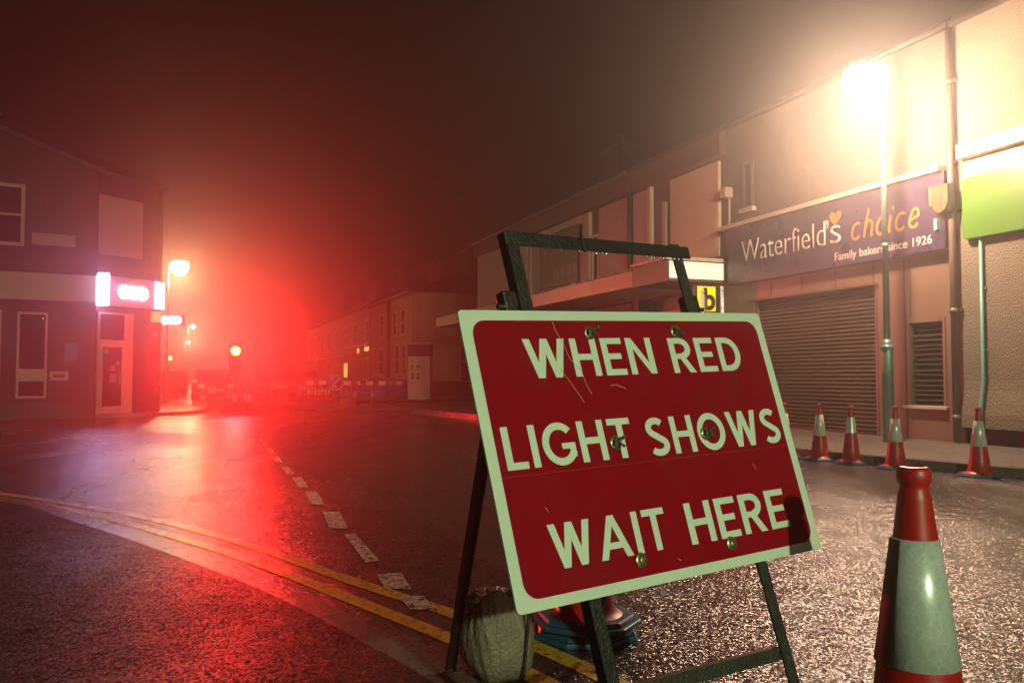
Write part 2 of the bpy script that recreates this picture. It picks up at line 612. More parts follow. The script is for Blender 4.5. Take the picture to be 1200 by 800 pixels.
# ------------------------------------------------------------------ ground
road = MB().add([(-150, -40, 0), (90, -40, 0), (90, 230, 0), (-150, 230, 0)], [(0, 1, 2, 3)])
struct(road.build('road', M['road'], fix=False))


def smooth(pts, n=8):
    out = []
    P = [pts[0]] + list(pts) + [pts[-1]]
    for i in range(1, len(P) - 2):
        a, b, c, d = P[i - 1], P[i], P[i + 1], P[i + 2]
        for k in range(n):
            t = k / n
            out.append(0.5 * ((2 * b) + (c - a) * t + (2 * a - 5 * b + 4 * c - d) * t * t + (3 * b - a - 3 * c + d) * t ** 3))
    out.append(P[-2])
    return out


def side(pts, off):
    res = []
    for i, p in enumerate(pts):
        d = (pts[min(i + 1, len(pts) - 1)] - pts[max(i - 1, 0)])
        d.z = 0
        d.normalize()
        res.append(p + Vector((d.y, -d.x, 0)) * off)     # right of travel
    return res


KZ = 0.035
kerb_px = [(0, 586), (117, 615), (233, 653), (350, 698), (467, 755), (555, 803)]
kp = [Vector((-14, 10.6, 0)), Vector((-8, 8.9, 0))] + [gp(*p) for p in kerb_px] + \
     [Vector((0.03, 2.65, 0)), Vector((0.14, 2.2, 0)), Vector((0.2, 1.6, 0)), Vector((0.22, 0.6, 0)), Vector((0.22, -3, 0)), Vector((0.22, -25, 0))]
kp = smooth(kp, 6)
kin = side(kp, 0.15)     # away from the road (right of travel is the footway side)
zk = lambda L_, z: [Vector((p.x, p.y, z)) for p in L_]
mb = MB()
mb.strip(zk(kp, 0.001), zk(side(kp, 0.012), KZ))
mb.strip(zk(side(kp, 0.012), KZ), zk(kin, KZ))
struct(mb.build('kerb', M['kerb'], fix=False))
mb = MB()
far = [Vector((-40, p.y, 0)) for p in kin]
mb.strip(zk(kin, KZ), [Vector((-40, p.y, KZ)) for p in kin])
ob = mb.build('footway', M['footway'], fix=False)
struct(ob)


mb = MB()
acc = 0.0
for i in range(1, len(kp)):
    acc += (kp[i] - kp[i - 1]).length
    if acc > 0.9:
        acc = 0.0
        d_ = (kin[i] - kp[i]).normalized()
        t_ = (kp[i] - kp[i - 1]).normalized() * 0.006
        a_, b_ = kp[i] + d_ * 0.012, kin[i]
        mb.add([(p.x, p.y, KZ + 0.0015) for p in (a_ - t_, a_ + t_, b_ + t_, b_ - t_)], [(0, 1, 2, 3)])
struct(mb.build('kerb_joint', M['dark'], fix=False))
mb = MB()
ja = [gp(170, 491.5), gp(230, 489.5), gp(290, 488), gp(350, 487.5), gp(420, 488)]
mb.strip(zk(side(ja, -0.05), 0.002), zk(side(ja, 0.05), 0.002))
struct(mb.build('road_joint', M['dark'], fix=False))


def line_strip(name, px, width, m, dashes=None, extra=None, z=0.002):
    pts = smooth([gp(*p) for p in px] + (extra or []), 8)
    mbx = MB()
    mbx.strip(zk(side(pts, -width / 2), z), zk(side(pts, width / 2), z))
    return struct(mbx.build(name, m, fix=False))


line_strip('yellow_line', [(-160, 557), (0, 578), (100, 593), (200, 613), (300, 641), (400, 676), (467, 698), (537, 721), (628, 757), (716, 797), (790, 836)], 0.095, M['yellow_paint'])
line_strip('yellow_line', [(-160, 561), (0, 583.5), (110, 603), (233, 637), (317, 665), (420, 705), (530, 749), (612, 786), (690, 826)], 0.095, M['yellow_paint'])
# centre line dashes
dash = [((378, 599), (398, 600), (408, 619), (386, 619)), ((357, 576), (372, 576), (380, 591), (365, 591)),
        ((342, 559.5), (353, 559), (362, 571), (350, 571)), ((330, 547), (338, 547), (345, 555.5), (336, 556)),
        ((319, 535), (326, 535), (332, 542), (324, 542)), ((312, 525.5), (317.5, 525.5), (323, 531), (316.5, 531)),
        ((306, 519), (310, 519), (314, 523), (309.5, 523)),
        ((403, 626), (416, 625), (445, 657), (428, 659)), ((441, 673), (470, 671), (482, 690), (452, 690)),
        ((468, 698), (496, 698), (512, 714), (480, 714)),
        ((302, 514), (305, 514), (308, 517), (304.5, 517))]
mb = MB()
for q in dash:
    c = [gp(*p) for p in q]
    mb.add([(p.x, p.y, 0.0028) for p in c], [(3, 2, 1, 0)])
struct(mb.build('centre_line', M['white_paint'], fix=False))

# east footway (in front of the shops) with an upstand kerb
ek = [td(-26, 0.4), td(-8, 1.55), td(-2.5, 2.55), td(-0.5, 2.95), td(5, 3.4), td(11.6, 3.85), td(16.3, 4.3), td(20, 4.4), td(22.5, 4.3)]
ek = smooth(ek, 4)
ein = side(ek, 0.15)
FZ = 0.12
mb = MB()
mb.strip(zk(ek, 0.0), zk(side(ek, 0.015), FZ))
mb.strip(zk(side(ek, 0.015), FZ), zk(ein, FZ + 0.004))
struct(mb.build('kerb', M['kerb'], fix=False))
mb = MB()
mb.strip(zk(ein, FZ), [td((p - P0).dot(U), -12, FZ) for p in ein])
mb.add([td(26.5, 4.3, 0.10), td(80, 4.3, 0.10), td(80, -12, 0.10), td(26.5, -12, 0.10), td(26.5, 4.3, 0), td(80, 4.3, 0)],
       [(0, 3, 2, 1), (4, 0, 1, 5)])
struct(mb.build('footway', M['flags'], fix=False))
mb = MB()
k0, k1 = [td(t, 4.3, 0.104) for t in (26.5, 80)], [td(t, 4.15, 0.104) for t in (26.5, 80)]
mb.strip(k0, k1)
struct(mb.build('kerb', M['kerb'], fix=False))

# west corner footway in front of the bank
wk = smooth([Vector((-60, 20.2, 0)), Vector((-20, 21.2, 0)), Vector((-13.8, 22.0, 0)), Vector((-10.9, 22.9, 0)), Vector((-9.7, 24.6, 0)),
             Vector((-9.9, 27.2, 0)), Vector((-11.6, 32, 0)), Vector((-20.5, 56, 0)), Vector((-60, 165, 0))], 6)
win = side(wk, -0.15)
mb = MB()
mb.strip(zk(wk, 0.0), zk(side(wk, -0.015), 0.10))
mb.strip(zk(side(wk, -0.015), 0.10), zk(win, 0.104))
struct(mb.build('kerb', M['kerb'], fix=False))
mb = MB()
mb.strip(zk(win, 0.10), [Vector((-100, max(20, p.y), 0.10)) for p in win])
struct(mb.build('footway', M['flags'], fix=False))


# ------------------------------------------------------------------ building helpers (x = along facade, y = out to the road, z up)
def window(parent, x0, x1, z0, z1, y=0.0, fw=0.07, bars=(), hbars=(), m_frame=None, m_glass=None, sill=True, name='window'):
    g = MB().box(x0 + fw, x1 - fw, y - 0.02, y + 0.012, z0 + fw, z1 - fw).build(name, m_glass or M['glass'], parent)
    mbx = MB()
    mbx.box(x0, x0 + fw, y, y + 0.05, z0, z1)
    mbx.box(x1 - fw, x1, y, y + 0.05, z0, z1)
    mbx.box(x0 + fw, x1 - fw, y, y + 0.05, z0, z0 + fw)
    mbx.box(x0 + fw, x1 - fw, y, y + 0.05, z1 - fw, z1)
    for b in bars:
        mbx.box(b - fw / 3, b + fw / 3, y + 0.01, y + 0.045, z0 + fw, z1 - fw)
    for b in hbars:
        mbx.box(x0 + fw, x1 - fw, y + 0.01, y + 0.043, b - fw / 3, b + fw / 3)
    mbx.build('frame', m_frame or M['frame'], g)
    if sill:
        MB().box(x0 - 0.06, x1 + 0.06, y - 0.01, y + 0.11, z0 - 0.09, z0 - 0.002).build('sill', M['ledge'], g)
    return g


def gable_roof(parent, x0, x1, ze, zr, yr, yb, over=0.18, m=None):
    mbx = MB()
    th = 0.12
    a = [(over, ze), (yr, zr), (yb, ze), (yb, ze - th), (yr, zr - th), (over, ze - th)]
    mbx.xprism(a, x0, x1)
    return mbx.build('roof', m or M['roof'], parent)


def chimney(parent, x, y, z0, z1, w, dpt, pots=2, m=None):
    mbx = MB()
    mbx.box(x - w / 2, x + w / 2, y - dpt / 2, y + dpt / 2, z0, z1 - 0.25)
    mbx.box(x - w / 2 - 0.05, x + w / 2 + 0.05, y - dpt / 2 - 0.05, y + dpt / 2 + 0.05, z1 - 0.25, z1 - 0.1)
    mbx.box(x - w / 2, x + w / 2, y - dpt / 2, y + dpt / 2, z1 - 0.1, z1)
    c = mbx.build('chimney', m or M['brick'], parent)
    for k in range(pots):
        px_ = x + (k - (pots - 1) / 2) * w / max(pots, 1) * 0.9
        MB().lathe([(0.11, 0), (0.13, 0.05), (0.10, 0.1), (0.09, 0.32), (0.12, 0.36), (0.12, 0.4)], 10, (px_, y, z1)).build('chimney_pot', M['brown'], c)
    return c


# ------------------------------------------------------------------ bakery
bk = thing('bakery', 'cream rendered bakery with purple fascia, orange heart and closed roller shutter', 'building', td(0, 0), RZ)
MB().box(-0.1, 5.74, -7.0, 0.0, 4.30, 6.46).build('upper_wall', M['render'], bk)
mb = MB()
mb.box(-0.1, 5.74, -7.0, -0.30, 0, 4.30)
mb.box(-0.1, 0.20, -0.30, 0, 0, 4.30)
mb.box(0.93, 1.58, -0.30, 0, 0, 4.30)
mb.box(4.84, 5.74, -0.30, 0, 0, 4.30)
mb.box(1.58, 4.84, -0.30, 0, 2.68, 4.30)
mb.box(0.20, 0.93, -0.30, 0, 0, 0.66)
mb.box(0.20, 0.93, -0.30, 0, 2.02, 4.30)
mb.build('shopfront', M['copper'], bk)
mb = MB()
for x in (0.86, 1.62, 2.5, 3.4, 4.3):
    mb.box(x - 0.012, x + 0.012, 0.0, 0.012, 2.69 if x > 1.6 else 2.05, 3.0)
mb.box(0.965, 0.985, 0.0, 0.014, 0.13, 3.0)
mb.box(1.545, 1.565, 0.0, 0.016, 0.13, 2.66)
mb.box(1.5, 4.9, 0.0, 0.04, 2.66, 2.70)
mb.build('cladding_seam', M['brown'], bk)
MB().box(0.03, 5.46, 0.002, 0.17, 3.05, 4.24).build('fascia', M['purple'], bk, bevel=0.006)
MB().box(0.08, 5.76, 0.002, 0.24, 4.243, 4.33).build('fascia_cap', M['ledge'], bk, bevel=0.008)
# lumpy render band above the fascia
MB().box(-0.08, 5.7, 0.002, 0.05, 4.335, 4.5).build('string_course', M['render'], bk, bevel=0.015)
R_T = (PI / 2, 0, PI)
text_part('Waterfield', 'lettering', M['cream_letter'], bk, (5.00, 0.172, 3.47), R_T, width=2.44, height=0.45, weight=-0.012)
text_part('\u2019', 'lettering', M['cream_letter'], bk, (2.53, 0.172, 3.47), R_T, width=0.05, height=0.45)
text_part('s', 'lettering', M['cream_letter'], bk, (2.44, 0.172, 3.47), R_T, width=0.26, height=0.32, weight=-0.012)
text_part('Family bakers since 1926', 'lettering', M['pink_letter'], bk, (2.33, 0.172, 3.165), R_T, width=2.07, height=0.135)
# heart
hp = []
for k in range(40):
    t = 2 * PI * k / 40
    hp.append((16 * math.sin(t) ** 3 / 34, (13 * math.cos(t) - 5 * math.cos(2 * t) - 2 * math.cos(3 * t) - math.cos(4 * t)) / 34))
mb = MB()
mb.add([(2.30 - x * 0.32 - y * 0.05, 0.176, 3.93 + y * 0.30) for x, y in hp], [tuple(range(40))])
mb.build('heart', M['orange_letter'], bk)


def stroke_mesh(mbx, pts, w, place, k0=0):
    """ribbon of constant width along a 2D polyline"""
    P2 = [Vector((p[0], p[1])) for p in pts]
    l, r = [], []
    for i, p in enumerate(P2):
        d0 = (P2[i] - P2[i - 1]).normalized() if i else (P2[1] - P2[0]).normalized()
        d1 = (P2[i + 1] - P2[i]).normalized() if i < len(P2) - 1 else d0
        n0, n1 = Vector((-d0.y, d0.x)), Vector((-d1.y, d1.x))
        n_ = (n0 + n1)
        if n_.length < 1e-4:
            n_ = n0
        n_.normalize()
        c = max(0.5, n_.dot(n0))
        l.append(p + n_ * (w / 2 / c))
        r.append(p - n_ * (w / 2 / c))
    mbx.strip([place(*q, k0) for q in l], [place(*q, k0) for q in r])


def arc(cx, cy, rx, ry, a0, a1, n=14):
    return [(cx + rx * math.cos(math.radians(a0 + (a1 - a0) * i / n)), cy + ry * math.sin(math.radians(a0 + (a1 - a0) * i / n))) for i in range(n + 1)]


# handwritten 'choice' (x-height 1)
script = [(0.0, arc(0.33, 0.5, 0.33, 0.5, 55, 320)),
          (0.95, [(0.12, 1.75), (0.02, 0.9), (0.0, 0.0)]), (0.95, [(0.0, 0.35)] + arc(0.27, 0.62, 0.25, 0.38, 150, 10) + [(0.52, 0.1), (0.62, 0.0)]),
          (1.82, arc(0.3, 0.5, 0.3, 0.5, 80, 440, 20)),
          (2.68, [(0.05, 1.0), (0.0, 0.12), (0.12, 0.0)]), (2.70, [(0.1, 1.35), (0.16, 1.5)]),
          (3.15, arc(0.33, 0.5, 0.33, 0.5, 55, 320)),
          (4.05, [(0.02, 0.42), (0.5, 0.62)] + arc(0.30, 0.66, 0.24, 0.42, 0, 150, 8) + [(0.0, 0.5)] + arc(0.30, 0.42, 0.3, 0.42, 180, 330, 10))]
mb = MB()
for i, (x0, pts) in enumerate(script):
    if i in (1, 3, 4, 6, 7):
        mb.build('lettering', M['orange_letter'], bk)
        mb = MB()
    stroke_mesh(mb, [((x0 + p[0]) * 0.305 + p[1] * 0.05, p[1] * 0.27) for p in pts], 0.042,
                lambda x, y, k: (1.93 - x, 0.175 + 0.0008 * k, 3.47 + y), i)
mb.build('lettering', M['orange_letter'], bk)
# shutter
mb = MB()
prof = []
z = 0.16
while z < 2.70:
    prof += [(-0.115, z), (-0.095, z + 0.012), (-0.083, z + 0.036), (-0.095, z + 0.060)]
    z += 0.072
l = [(1.60, y, zz) for y, zz in prof]
r = [(4.82, y, zz) for y, zz in prof]
mb.strip(l, r)
sh = mb.build('roller_shutter', M['shutter'], bk)
MB().box(1.58, 1.64, -0.12, -0.03, 0.12, 2.68).build('guide_rail', M['copper'], sh)
MB().box(4.78, 4.84, -0.12, -0.03, 0.12, 2.68).build('guide_rail', M['copper'], sh)
MB().box(1.62, 4.80, -0.13, -0.05, 0.12, 0.17).build('bottom_bar', M['dark'], sh)
# louvre
mb = MB()
for k in range(17):
    z = 0.70 + k * 0.079
    jit = random.uniform(-0.012, 0.012)
    mb.obox((0.24, -0.16, z + jit), (0.65, 0, random.uniform(-0.01, 0.01)), (0, 0.11, -0.05), (0, 0.006, 0.012))
lv = mb.build('louvre_vent', M['louvre'], bk)
MB().box(0.21, 0.92, -0.25, -0.2, 0.66, 2.02).build('backing', M['dark'], lv)
mb = MB().box(0.20, 0.25, -0.12, 0.015, 0.66, 2.02)
mb.box(0.88, 0.93, -0.12, 0.015, 0.66, 2.02)
mb.box(0.25, 0.88, -0.12, 0.015, 1.97, 2.02)
mb.build('frame', M['copper'], lv)
MB().box(0.16, 0.99, 0.002, 0.07, 0.60, 0.655).build('sill', M['ledge'], lv, bevel=0.008)
# upper left: recess window and floodlight box
window(bk, 4.78, 5.10, 4.62, 5.60, 0.005, 0.05, m_frame=M['pipe'], m_glass=M['blind_glass'])
mb = MB().box(5.48, 5.66, 0.02, 0.22, 4.95, 5.17)
mb.tube([(5.57, 0.05, 4.95), (5.57, 0.05, 4.33)], 0.025, 8)
mb.build('junction_box', M['panel_grey'], bk, bevel=0.01)
gable_roof(bk, -0.1, 5.74, 6.55, 8.0, -3.5, -7.0, 0.15)
MB().tube([(-0.1, 0.17, 6.45), (5.74, 0.17, 6.45)], 0.055, 10).build('gutter', M['dark'], bk)
# drain pipe between the shops
mb = MB().tube([(-0.04, 0.10, 0.13), (-0.04, 0.10, 6.42)], 0.05, 12)
for z in (0.5, 2.1, 3.6, 5.6):
    mb.lathe([(0.065, -0.04), (0.065, 0.04)], 12, (-0.04, 0.10, z))
    mb.box(-0.13, 0.05, 0.002, 0.06, z - 0.02, z + 0.02)
mb.build('drainpipe', M['pipe'], bk)
# burglar alarm
ab = MB()
poly = [(-0.16, 0.24), (0.16, 0.24), (0.16, -0.06), (0.10, -0.17), (0, -0.22), (-0.10, -0.17), (-0.16, -0.06)]
n = len(poly)
ab.add([(x, 0, z) for x, z in poly] + [(x * 0.93, 0.10, z * 0.93) for x, z in poly],
       [tuple(range(n, 2 * n))] + [(k, (k + 1) % n, n + (k + 1) % n, n + k) for k in range(n)])
al = ab.build('alarm_box', M['alarm'], bk, (0.02, 0.18, 3.78))
MB().box(0.165, 0.19, 0.0, 0.09, -0.05, 0.22).build('alarm_trim', M['alarm_edge'], al)
MB().box(-0.09, 0.09, 0.1002, 0.104, 0.09, 0.16).build('printing', M['brown'], al)
MB().box(-0.06, 0.06, 0.1002, 0.104, -0.02, 0.02).build('printing', M['brown'], al)
MB().box(0.10, 0.16, -0.02, 0.05, -0.44, -0.26).build('strobe', M['teal'], al, bevel=0.01)

# ------------------------------------------------------------------ green sign shop
gs = thing('pebbledash_shop', 'pale pebbledashed shop with blank green signboard at right edge', 'building', td(0, 0), RZ)
MB().box(-14, -0.102, -7.0, -0.002, 0.36, 6.47).build('wall', M['pebbledash'], gs)
MB().box(-14, -0.11, -7.0, -0.05, 0, 0.36).build('plinth', M['dark'], gs)
# bell-cast flare of the render above the plinth
fl = [(-0.002, 1.05), (0.012, 0.9), (0.05, 0.72), (0.08, 0.55), (0.085, 0.36), (-0.002, 0.36)]
MB().xprism([(y + 0.001, z) for y, z in fl], -14, -0.115).build('render_flare', M['pebbledash'], gs)
MB().box(-14, -0.16, 0.0, 0.14, 4.36, 4.58).build('ledge', M['ledge'], gs, bevel=0.015)
mb = MB()
for x in (-0.7, -1.05, -1.9):
    mb.box(x - 0.01, x + 0.01, 0.0, 0.02, 4.1, 4.36)
mb.box(-5, -0.2, 0.0, 0.015, 4.02, 4.36)
mb.build('header_board', M['panel_cream'], gs)
poly = [(-6, 3.14), (-0.27, 3.14), (-0.22, 3.19), (-0.22, 4.00), (-0.28, 4.06), (-6, 4.06)]
mb = MB()
n = len(poly)
mb.add([(x, 0.002, z) for x, z in poly] + [(x, 0.11, z) for x, z in poly],
       [tuple(range(n)), tuple(range(2 * n - 1, n - 1, -1))] + [((k + 1) % n, k, n + k, n + (k + 1) % n) for k in range(n)])
mb.build('signboard', M['green'], gs, bevel=0.012)
cd_ = MB().tube([(-0.47, 0.125, 0.13), (-0.47, 0.125, 0.60), (-0.47, 0.05, 1.05), (-0.47, 0.04, 3.13)], [0.028, 0.028, 0.026, 0.024], 10)
for z in (1.5, 2.4):
    cd_.box(-0.52, -0.42, -0.001, 0.02, z - 0.015, z + 0.015)
cd_.build('conduit', M['teal'], gs)  # teal lamplight along the pipe is put into its colour
MB().tube([(-14, 0.12, 6.46), (-0.1, 0.12, 6.46)], 0.055, 10).build('gutter', M['dark'], gs)
gable_roof(gs, -14, -0.1, 6.57, 8.0, -3.5, -7.0, 0.10)

# ------------------------------------------------------------------ estate agent (yellow sign)
ea = thing('estate_agent_shop', 'brown brick shop with cream upstairs panel under the white lit canopy end', 'building', td(0, 0), RZ)
MB().box(5.75, 9.78, -7.0, -0.02, 3.1, 6.42).build('wall', M['brick'], ea)
MB().box(5.95, 7.92, -0.019, 0.06, 3.75, 5.86).build('upper_panel', M['panel_cream'], ea, bevel=0.01)
MB().box(8.96, 9.74, -0.019, 0.05, 3.72, 5.88).build('upper_panel', M['panel_grey'], ea, bevel=0.01)
MB().box(8.80, 8.955, -0.019, 0.09, 3.72, 5.9).build('corner_post', M['panel_cream'], ea)
MB().box(8.15, 8.3, -0.019, 0.05, 3.8, 5.4).build('downpipe', M['panel_grey'], ea)
MB().box(5.75, 9.78, -0.019, 0.16, 5.95, 6.45).build('eaves_board', M['brown'], ea)
mb = MB()
mb.box(5.75, 9.78, -7.0, -0.5, 0, 3.1)
mb.box(5.75, 5.95, -0.5, -0.02, 0, 3.1)
mb.box(7.0, 7.2, -0.5, -0.02, 0, 3.1)
mb.box(9.6, 9.78, -0.5, -0.02, 0, 3.1)
mb.box(5.95, 9.6, -0.5, -0.02, 0, 0.6)
mb.build('shopfront', M['brown'], ea)
window(ea, 7.22, 9.58, 0.62, 2.75, -0.3, 0.08, bars=(8.4,), sill=False)
window(ea, 5.97, 6.98, 0.62, 2.75, -0.3, 0.08, sill=False)
mb = MB().box(5.80, 7.3, -0.018, 1.45, 3.14, 3.58)
cn = mb.build('canopy', M['brown'], ea)
MB().box(5.785, 5.797, 0.05, 1.42, 3.20, 3.56).build('canopy_end', M['glow_white'], cn)
MB().box(5.76, 7.3, 0.0, 1.52, 3.585, 3.66).build('canopy_cap', M['canopy'], cn)
gable_roof(ea, 5.74, 9.78, 6.55, 8.0, -3.5, -7.0, 0.2)

# yellow sign hanging under the canopy
js = thing('projecting_sign', 'yellow and black projecting sign with letter b hanging beneath the canopy', 'sign', td(5.9, 0.06, 2.40), RZ)
MB().box(-0.03, 0.03, 0.02, 0.72, 0.0, 0.70).build('board', M['black_sign'], js, bevel=0.006)
FX = -0.034       # face towards -x (towards the street corner)
MB().box(FX - 0.003, -0.031, 0.16, 0.62, 0.13, 0.66).build('yellow_panel', M['yellow_sign'], js)
MB().box(FX - 0.003, -0.031, 0.17, 0.40, 0.055, 0.095).build('yellow_panel', M['yellow_sign'], js)
R_J = (PI / 2, 0, -PI / 2)
# facing -x: text x axis runs to -y
text_part('b', 'lettering', M['black_sign'], js, (FX - 0.0032, 0.47, 0.17), R_J, width=0.30, height=0.46, weight=0.035, thick=0.003)
text_part('j', 'lettering', M['white_plastic'], js, (FX - 0.0064, 0.60, 0.20), R_J, width=0.16, height=0.40, weight=0.03, thick=0.003)
text_part('john', 'lettering', M['white_plastic'], js, (FX - 0.0032, 0.61, 0.052), R_J, width=0.18, height=0.06, thick=0.002)
MB().box(-0.026, 0.026, -0.055, 0.016, -0.02, 0.68).build('side_strip', M['glow_white'], js)
for k, ch in enumerate('NOTES'):
    text_part(ch, 'lettering', M['black_sign'], js, (-0.0272, 0.008, 0.54 - k * 0.125), (PI / 2, 0, -PI / 2), width=0.05, height=0.085, thick=0.001)
for y in (0.15, 0.6):
    MB().tube([(0, y, 0.70), (0, y, 0.75)], 0.012, 8).build('hanger', M['steel'], js)

# ------------------------------------------------------------------ parade of shops
pr = thing('shop_parade', 'dark two storey shop parade with pale panels and long pale canopy', 'building', td(0, 0), RZ)
MB().box(9.79, 22.5, -7.0, -0.02, 3.1, 6.42).build('wall', M['brick'], pr)
MB().box(9.79, 22.5, -0.019, 0.18, 5.95, 6.45).build('eaves_board', M['brown'], pr)
MB().box(9.95, 11.7, -0.019, 0.05, 3.72, 5.88).build('upper_panel', M['panel_grey'], pr)
MB().box(18.75, 22.45, -0.019, 0.05, 3.9, 6.0).build('upper_panel', M['panel_grey'], pr)
MB().box(17.1, 17.7, -0.019, 0.09, 3.8, 5.9).build('corner_post', M['panel_cream'], pr)
MB().box(12.25, 12.65, -0.019, 0.09, 3.72, 5.9).build('corner_post', M['panel_cream'], pr)
MB().tube([(9.86, 0.1, 3.7), (9.86, 0.1, 5.95)], 0.055, 8).build('downpipe', M['dark'], pr)
wd = window(pr, 12.7, 17.0, 3.74, 5.92, -0.005, 0.2, bars=(16.1,), m_glass=M['panel_grey'], sill=False)
bd = MB().box(13.1, 15.95, 0.012, 0.06, 3.98, 5.7).build('letting_board', M['brown'], wd)
mb = MB()
for x, z, w_, h_ in ((13.2, 4.25, 0.22, 0.3), (13.55, 4.22, 0.3, 0.34), (14.0, 4.22, 0.3, 0.28), (14.5, 4.18, 0.16, 0.3), (14.75, 4.15, 0.1, 0.3),
                     (15.45, 4.75, 0.07, 0.35), (15.4, 5.05, 0.18, 0.16), (13.2, 5.2, 0.5, 0.05), (13.2, 5.3, 0.5, 0.05)):
    MB().box(x, x + w_, 0.061, 0.064, z, z + h_).build('printing', M['panel_grey'], bd)
window(pr, 11.75, 12.2, 3.8, 5.2, -0.005, 0.08)
mb = MB()
mb.box(9.79, 22.5, -7.0, -0.6, 0, 3.1)
for x0, x1 in ((9.79, 9.95), (13.3, 13.6), (17.0, 17.3), (22.2, 22.5)):
    mb.box(x0, x1, -0.6, -0.02, 0, 3.1)
mb.box(9.95, 22.2, -0.599, -0.06, 0, 0.55)
mb.build('shopfront', M['brown'], pr)
for x0, x1 in ((10.0, 13.25), (13.65, 16.95), (17.35, 22.15)):
    window(pr, x0, x1, 0.58, 2.45, -0.4, 0.08, bars=((x0 + x1) / 2,), sill=False)
sf = MB().box(9.9, 22.4, -0.058, 0.02, 2.5, 3.05).build('shop_fascia', M['brown'], pr)
cn = MB().box(7.32, 23.6, -0.015, 1.45, 3.16, 3.52).build('canopy', M['canopy'], pr)
mb = MB()
for k in range(22):
    x = 7.8 + k * 0.7 + random.uniform(-0.2, 0.2)
    MB().box(x, x + random.uniform(0.15, 0.4), 0.9, 1.3, 3.522, 3.522 + random.uniform(0.04, 0.13)).build('flashing', M['brown'], cn)
gable_roof(pr, 9.78, 22.55, 6.55, 8.0, -3.5, -7.0, 0.22)
chimney(pr, 16.0, -3.0, 7.2, 9.1, 1.25, 0.8, 1)
MB().tube([(9.78, 0.25, 6.46), (22.5, 0.25, 6.46)], 0.055, 8).build('gutter', M['pipe'], pr)

# ------------------------------------------------------------------ pale corner house and the terrace beyond
ph = thing('corner_house', 'pale rendered corner house with dark roof across the side street', 'house', td(31.8, 0.4), RZ)
MB().box(0, 10.2, -9, 0, 0, 5.45).build('wall', M['pale_house'], ph)
MB().box(-0.02, 10.2, -9, 0.03, 0, 0.9).build('plinth', M['dark'], ph)
MB().tube([(5.0, 0.09, 0.1), (5.0, 0.09, 5.5)], 0.09, 8).build('drainpipe', M['dark'], ph)
for x0, z0, x1, z1 in ((1.3, 3.3, 2.3, 4.7), (3.2, 3.3, 4.2, 4.7), (6.5, 3.4, 7.6, 4.8), (1.2, 1.2, 2.0, 2.9), (2.6, 1.2, 3.6, 2.9), (6.4, 1.2, 7.8, 2.8), (8.4, 1.2, 9.2, 2.9)):
    window(ph, x0, x1, z0, z1, 0.0, 0.1, hbars=((z0 + z1) / 2,), m_glass=M['blind_glass'])
MB().box(-0.03, 5.2, -0.01, 0.05, 2.95, 3.1).build('string_course', M['ledge'], ph)
# gable-side window (faces the side street)
mb = MB().box(-0.05, 0.0, -3.6, -2.6, 0.95, 2.6)
sw = mb.build('window', M['glass'], ph)
mb = MB()
for a in ((-3.68, -3.6, 0.9, 2.68), (-2.6, -2.52, 0.9, 2.68), (-3.6, -2.6, 2.6, 2.68), (-3.6, -2.6, 0.87, 0.95), (-3.6, -2.6, 1.9, 1.96)):
    mb.box(-0.08, -0.002, *a)
mb.build('frame', M['frame'], sw)
mb = MB()
mb.add([(-0.3, 0.3, 5.45), (10.5, 0.3, 5.45), (10.5, -9.3, 5.45), (-0.3, -9.3, 5.45), (3.5, -4.5, 7.3), (10.5, -4.5, 7.3)],
       [(0, 1, 5, 4), (3, 0, 4), (2, 3, 4, 5), (1, 2, 5), (0, 3, 2, 1)])
mb.build('roof', M['roof'], ph)
chimney(ph, 3.2, -4.2, 6.6, 8.3, 1.7, 0.9, 4)
chimney(ph, 8.2, -3.6, 6.3, 8.2, 1.2, 0.8, 3)
MB().box(-0.5, 0.25, -7.5, -6.0, 5.5, 7.6).build('rear_stack', M['brick'], ph)
MB().tube([(-0.3, 0.33, 5.42), (10.4, 0.33, 5.42)], 0.06, 8).build('gutter', M['ledge'], ph)
tint = ['dark brick terraced house with two lit windows beside the corner house', 'brick terraced house with small lit bay, second beyond the corner house',
        'hazy terraced house, third beyond the corner house', 'faint terraced house lost in fog at street end']
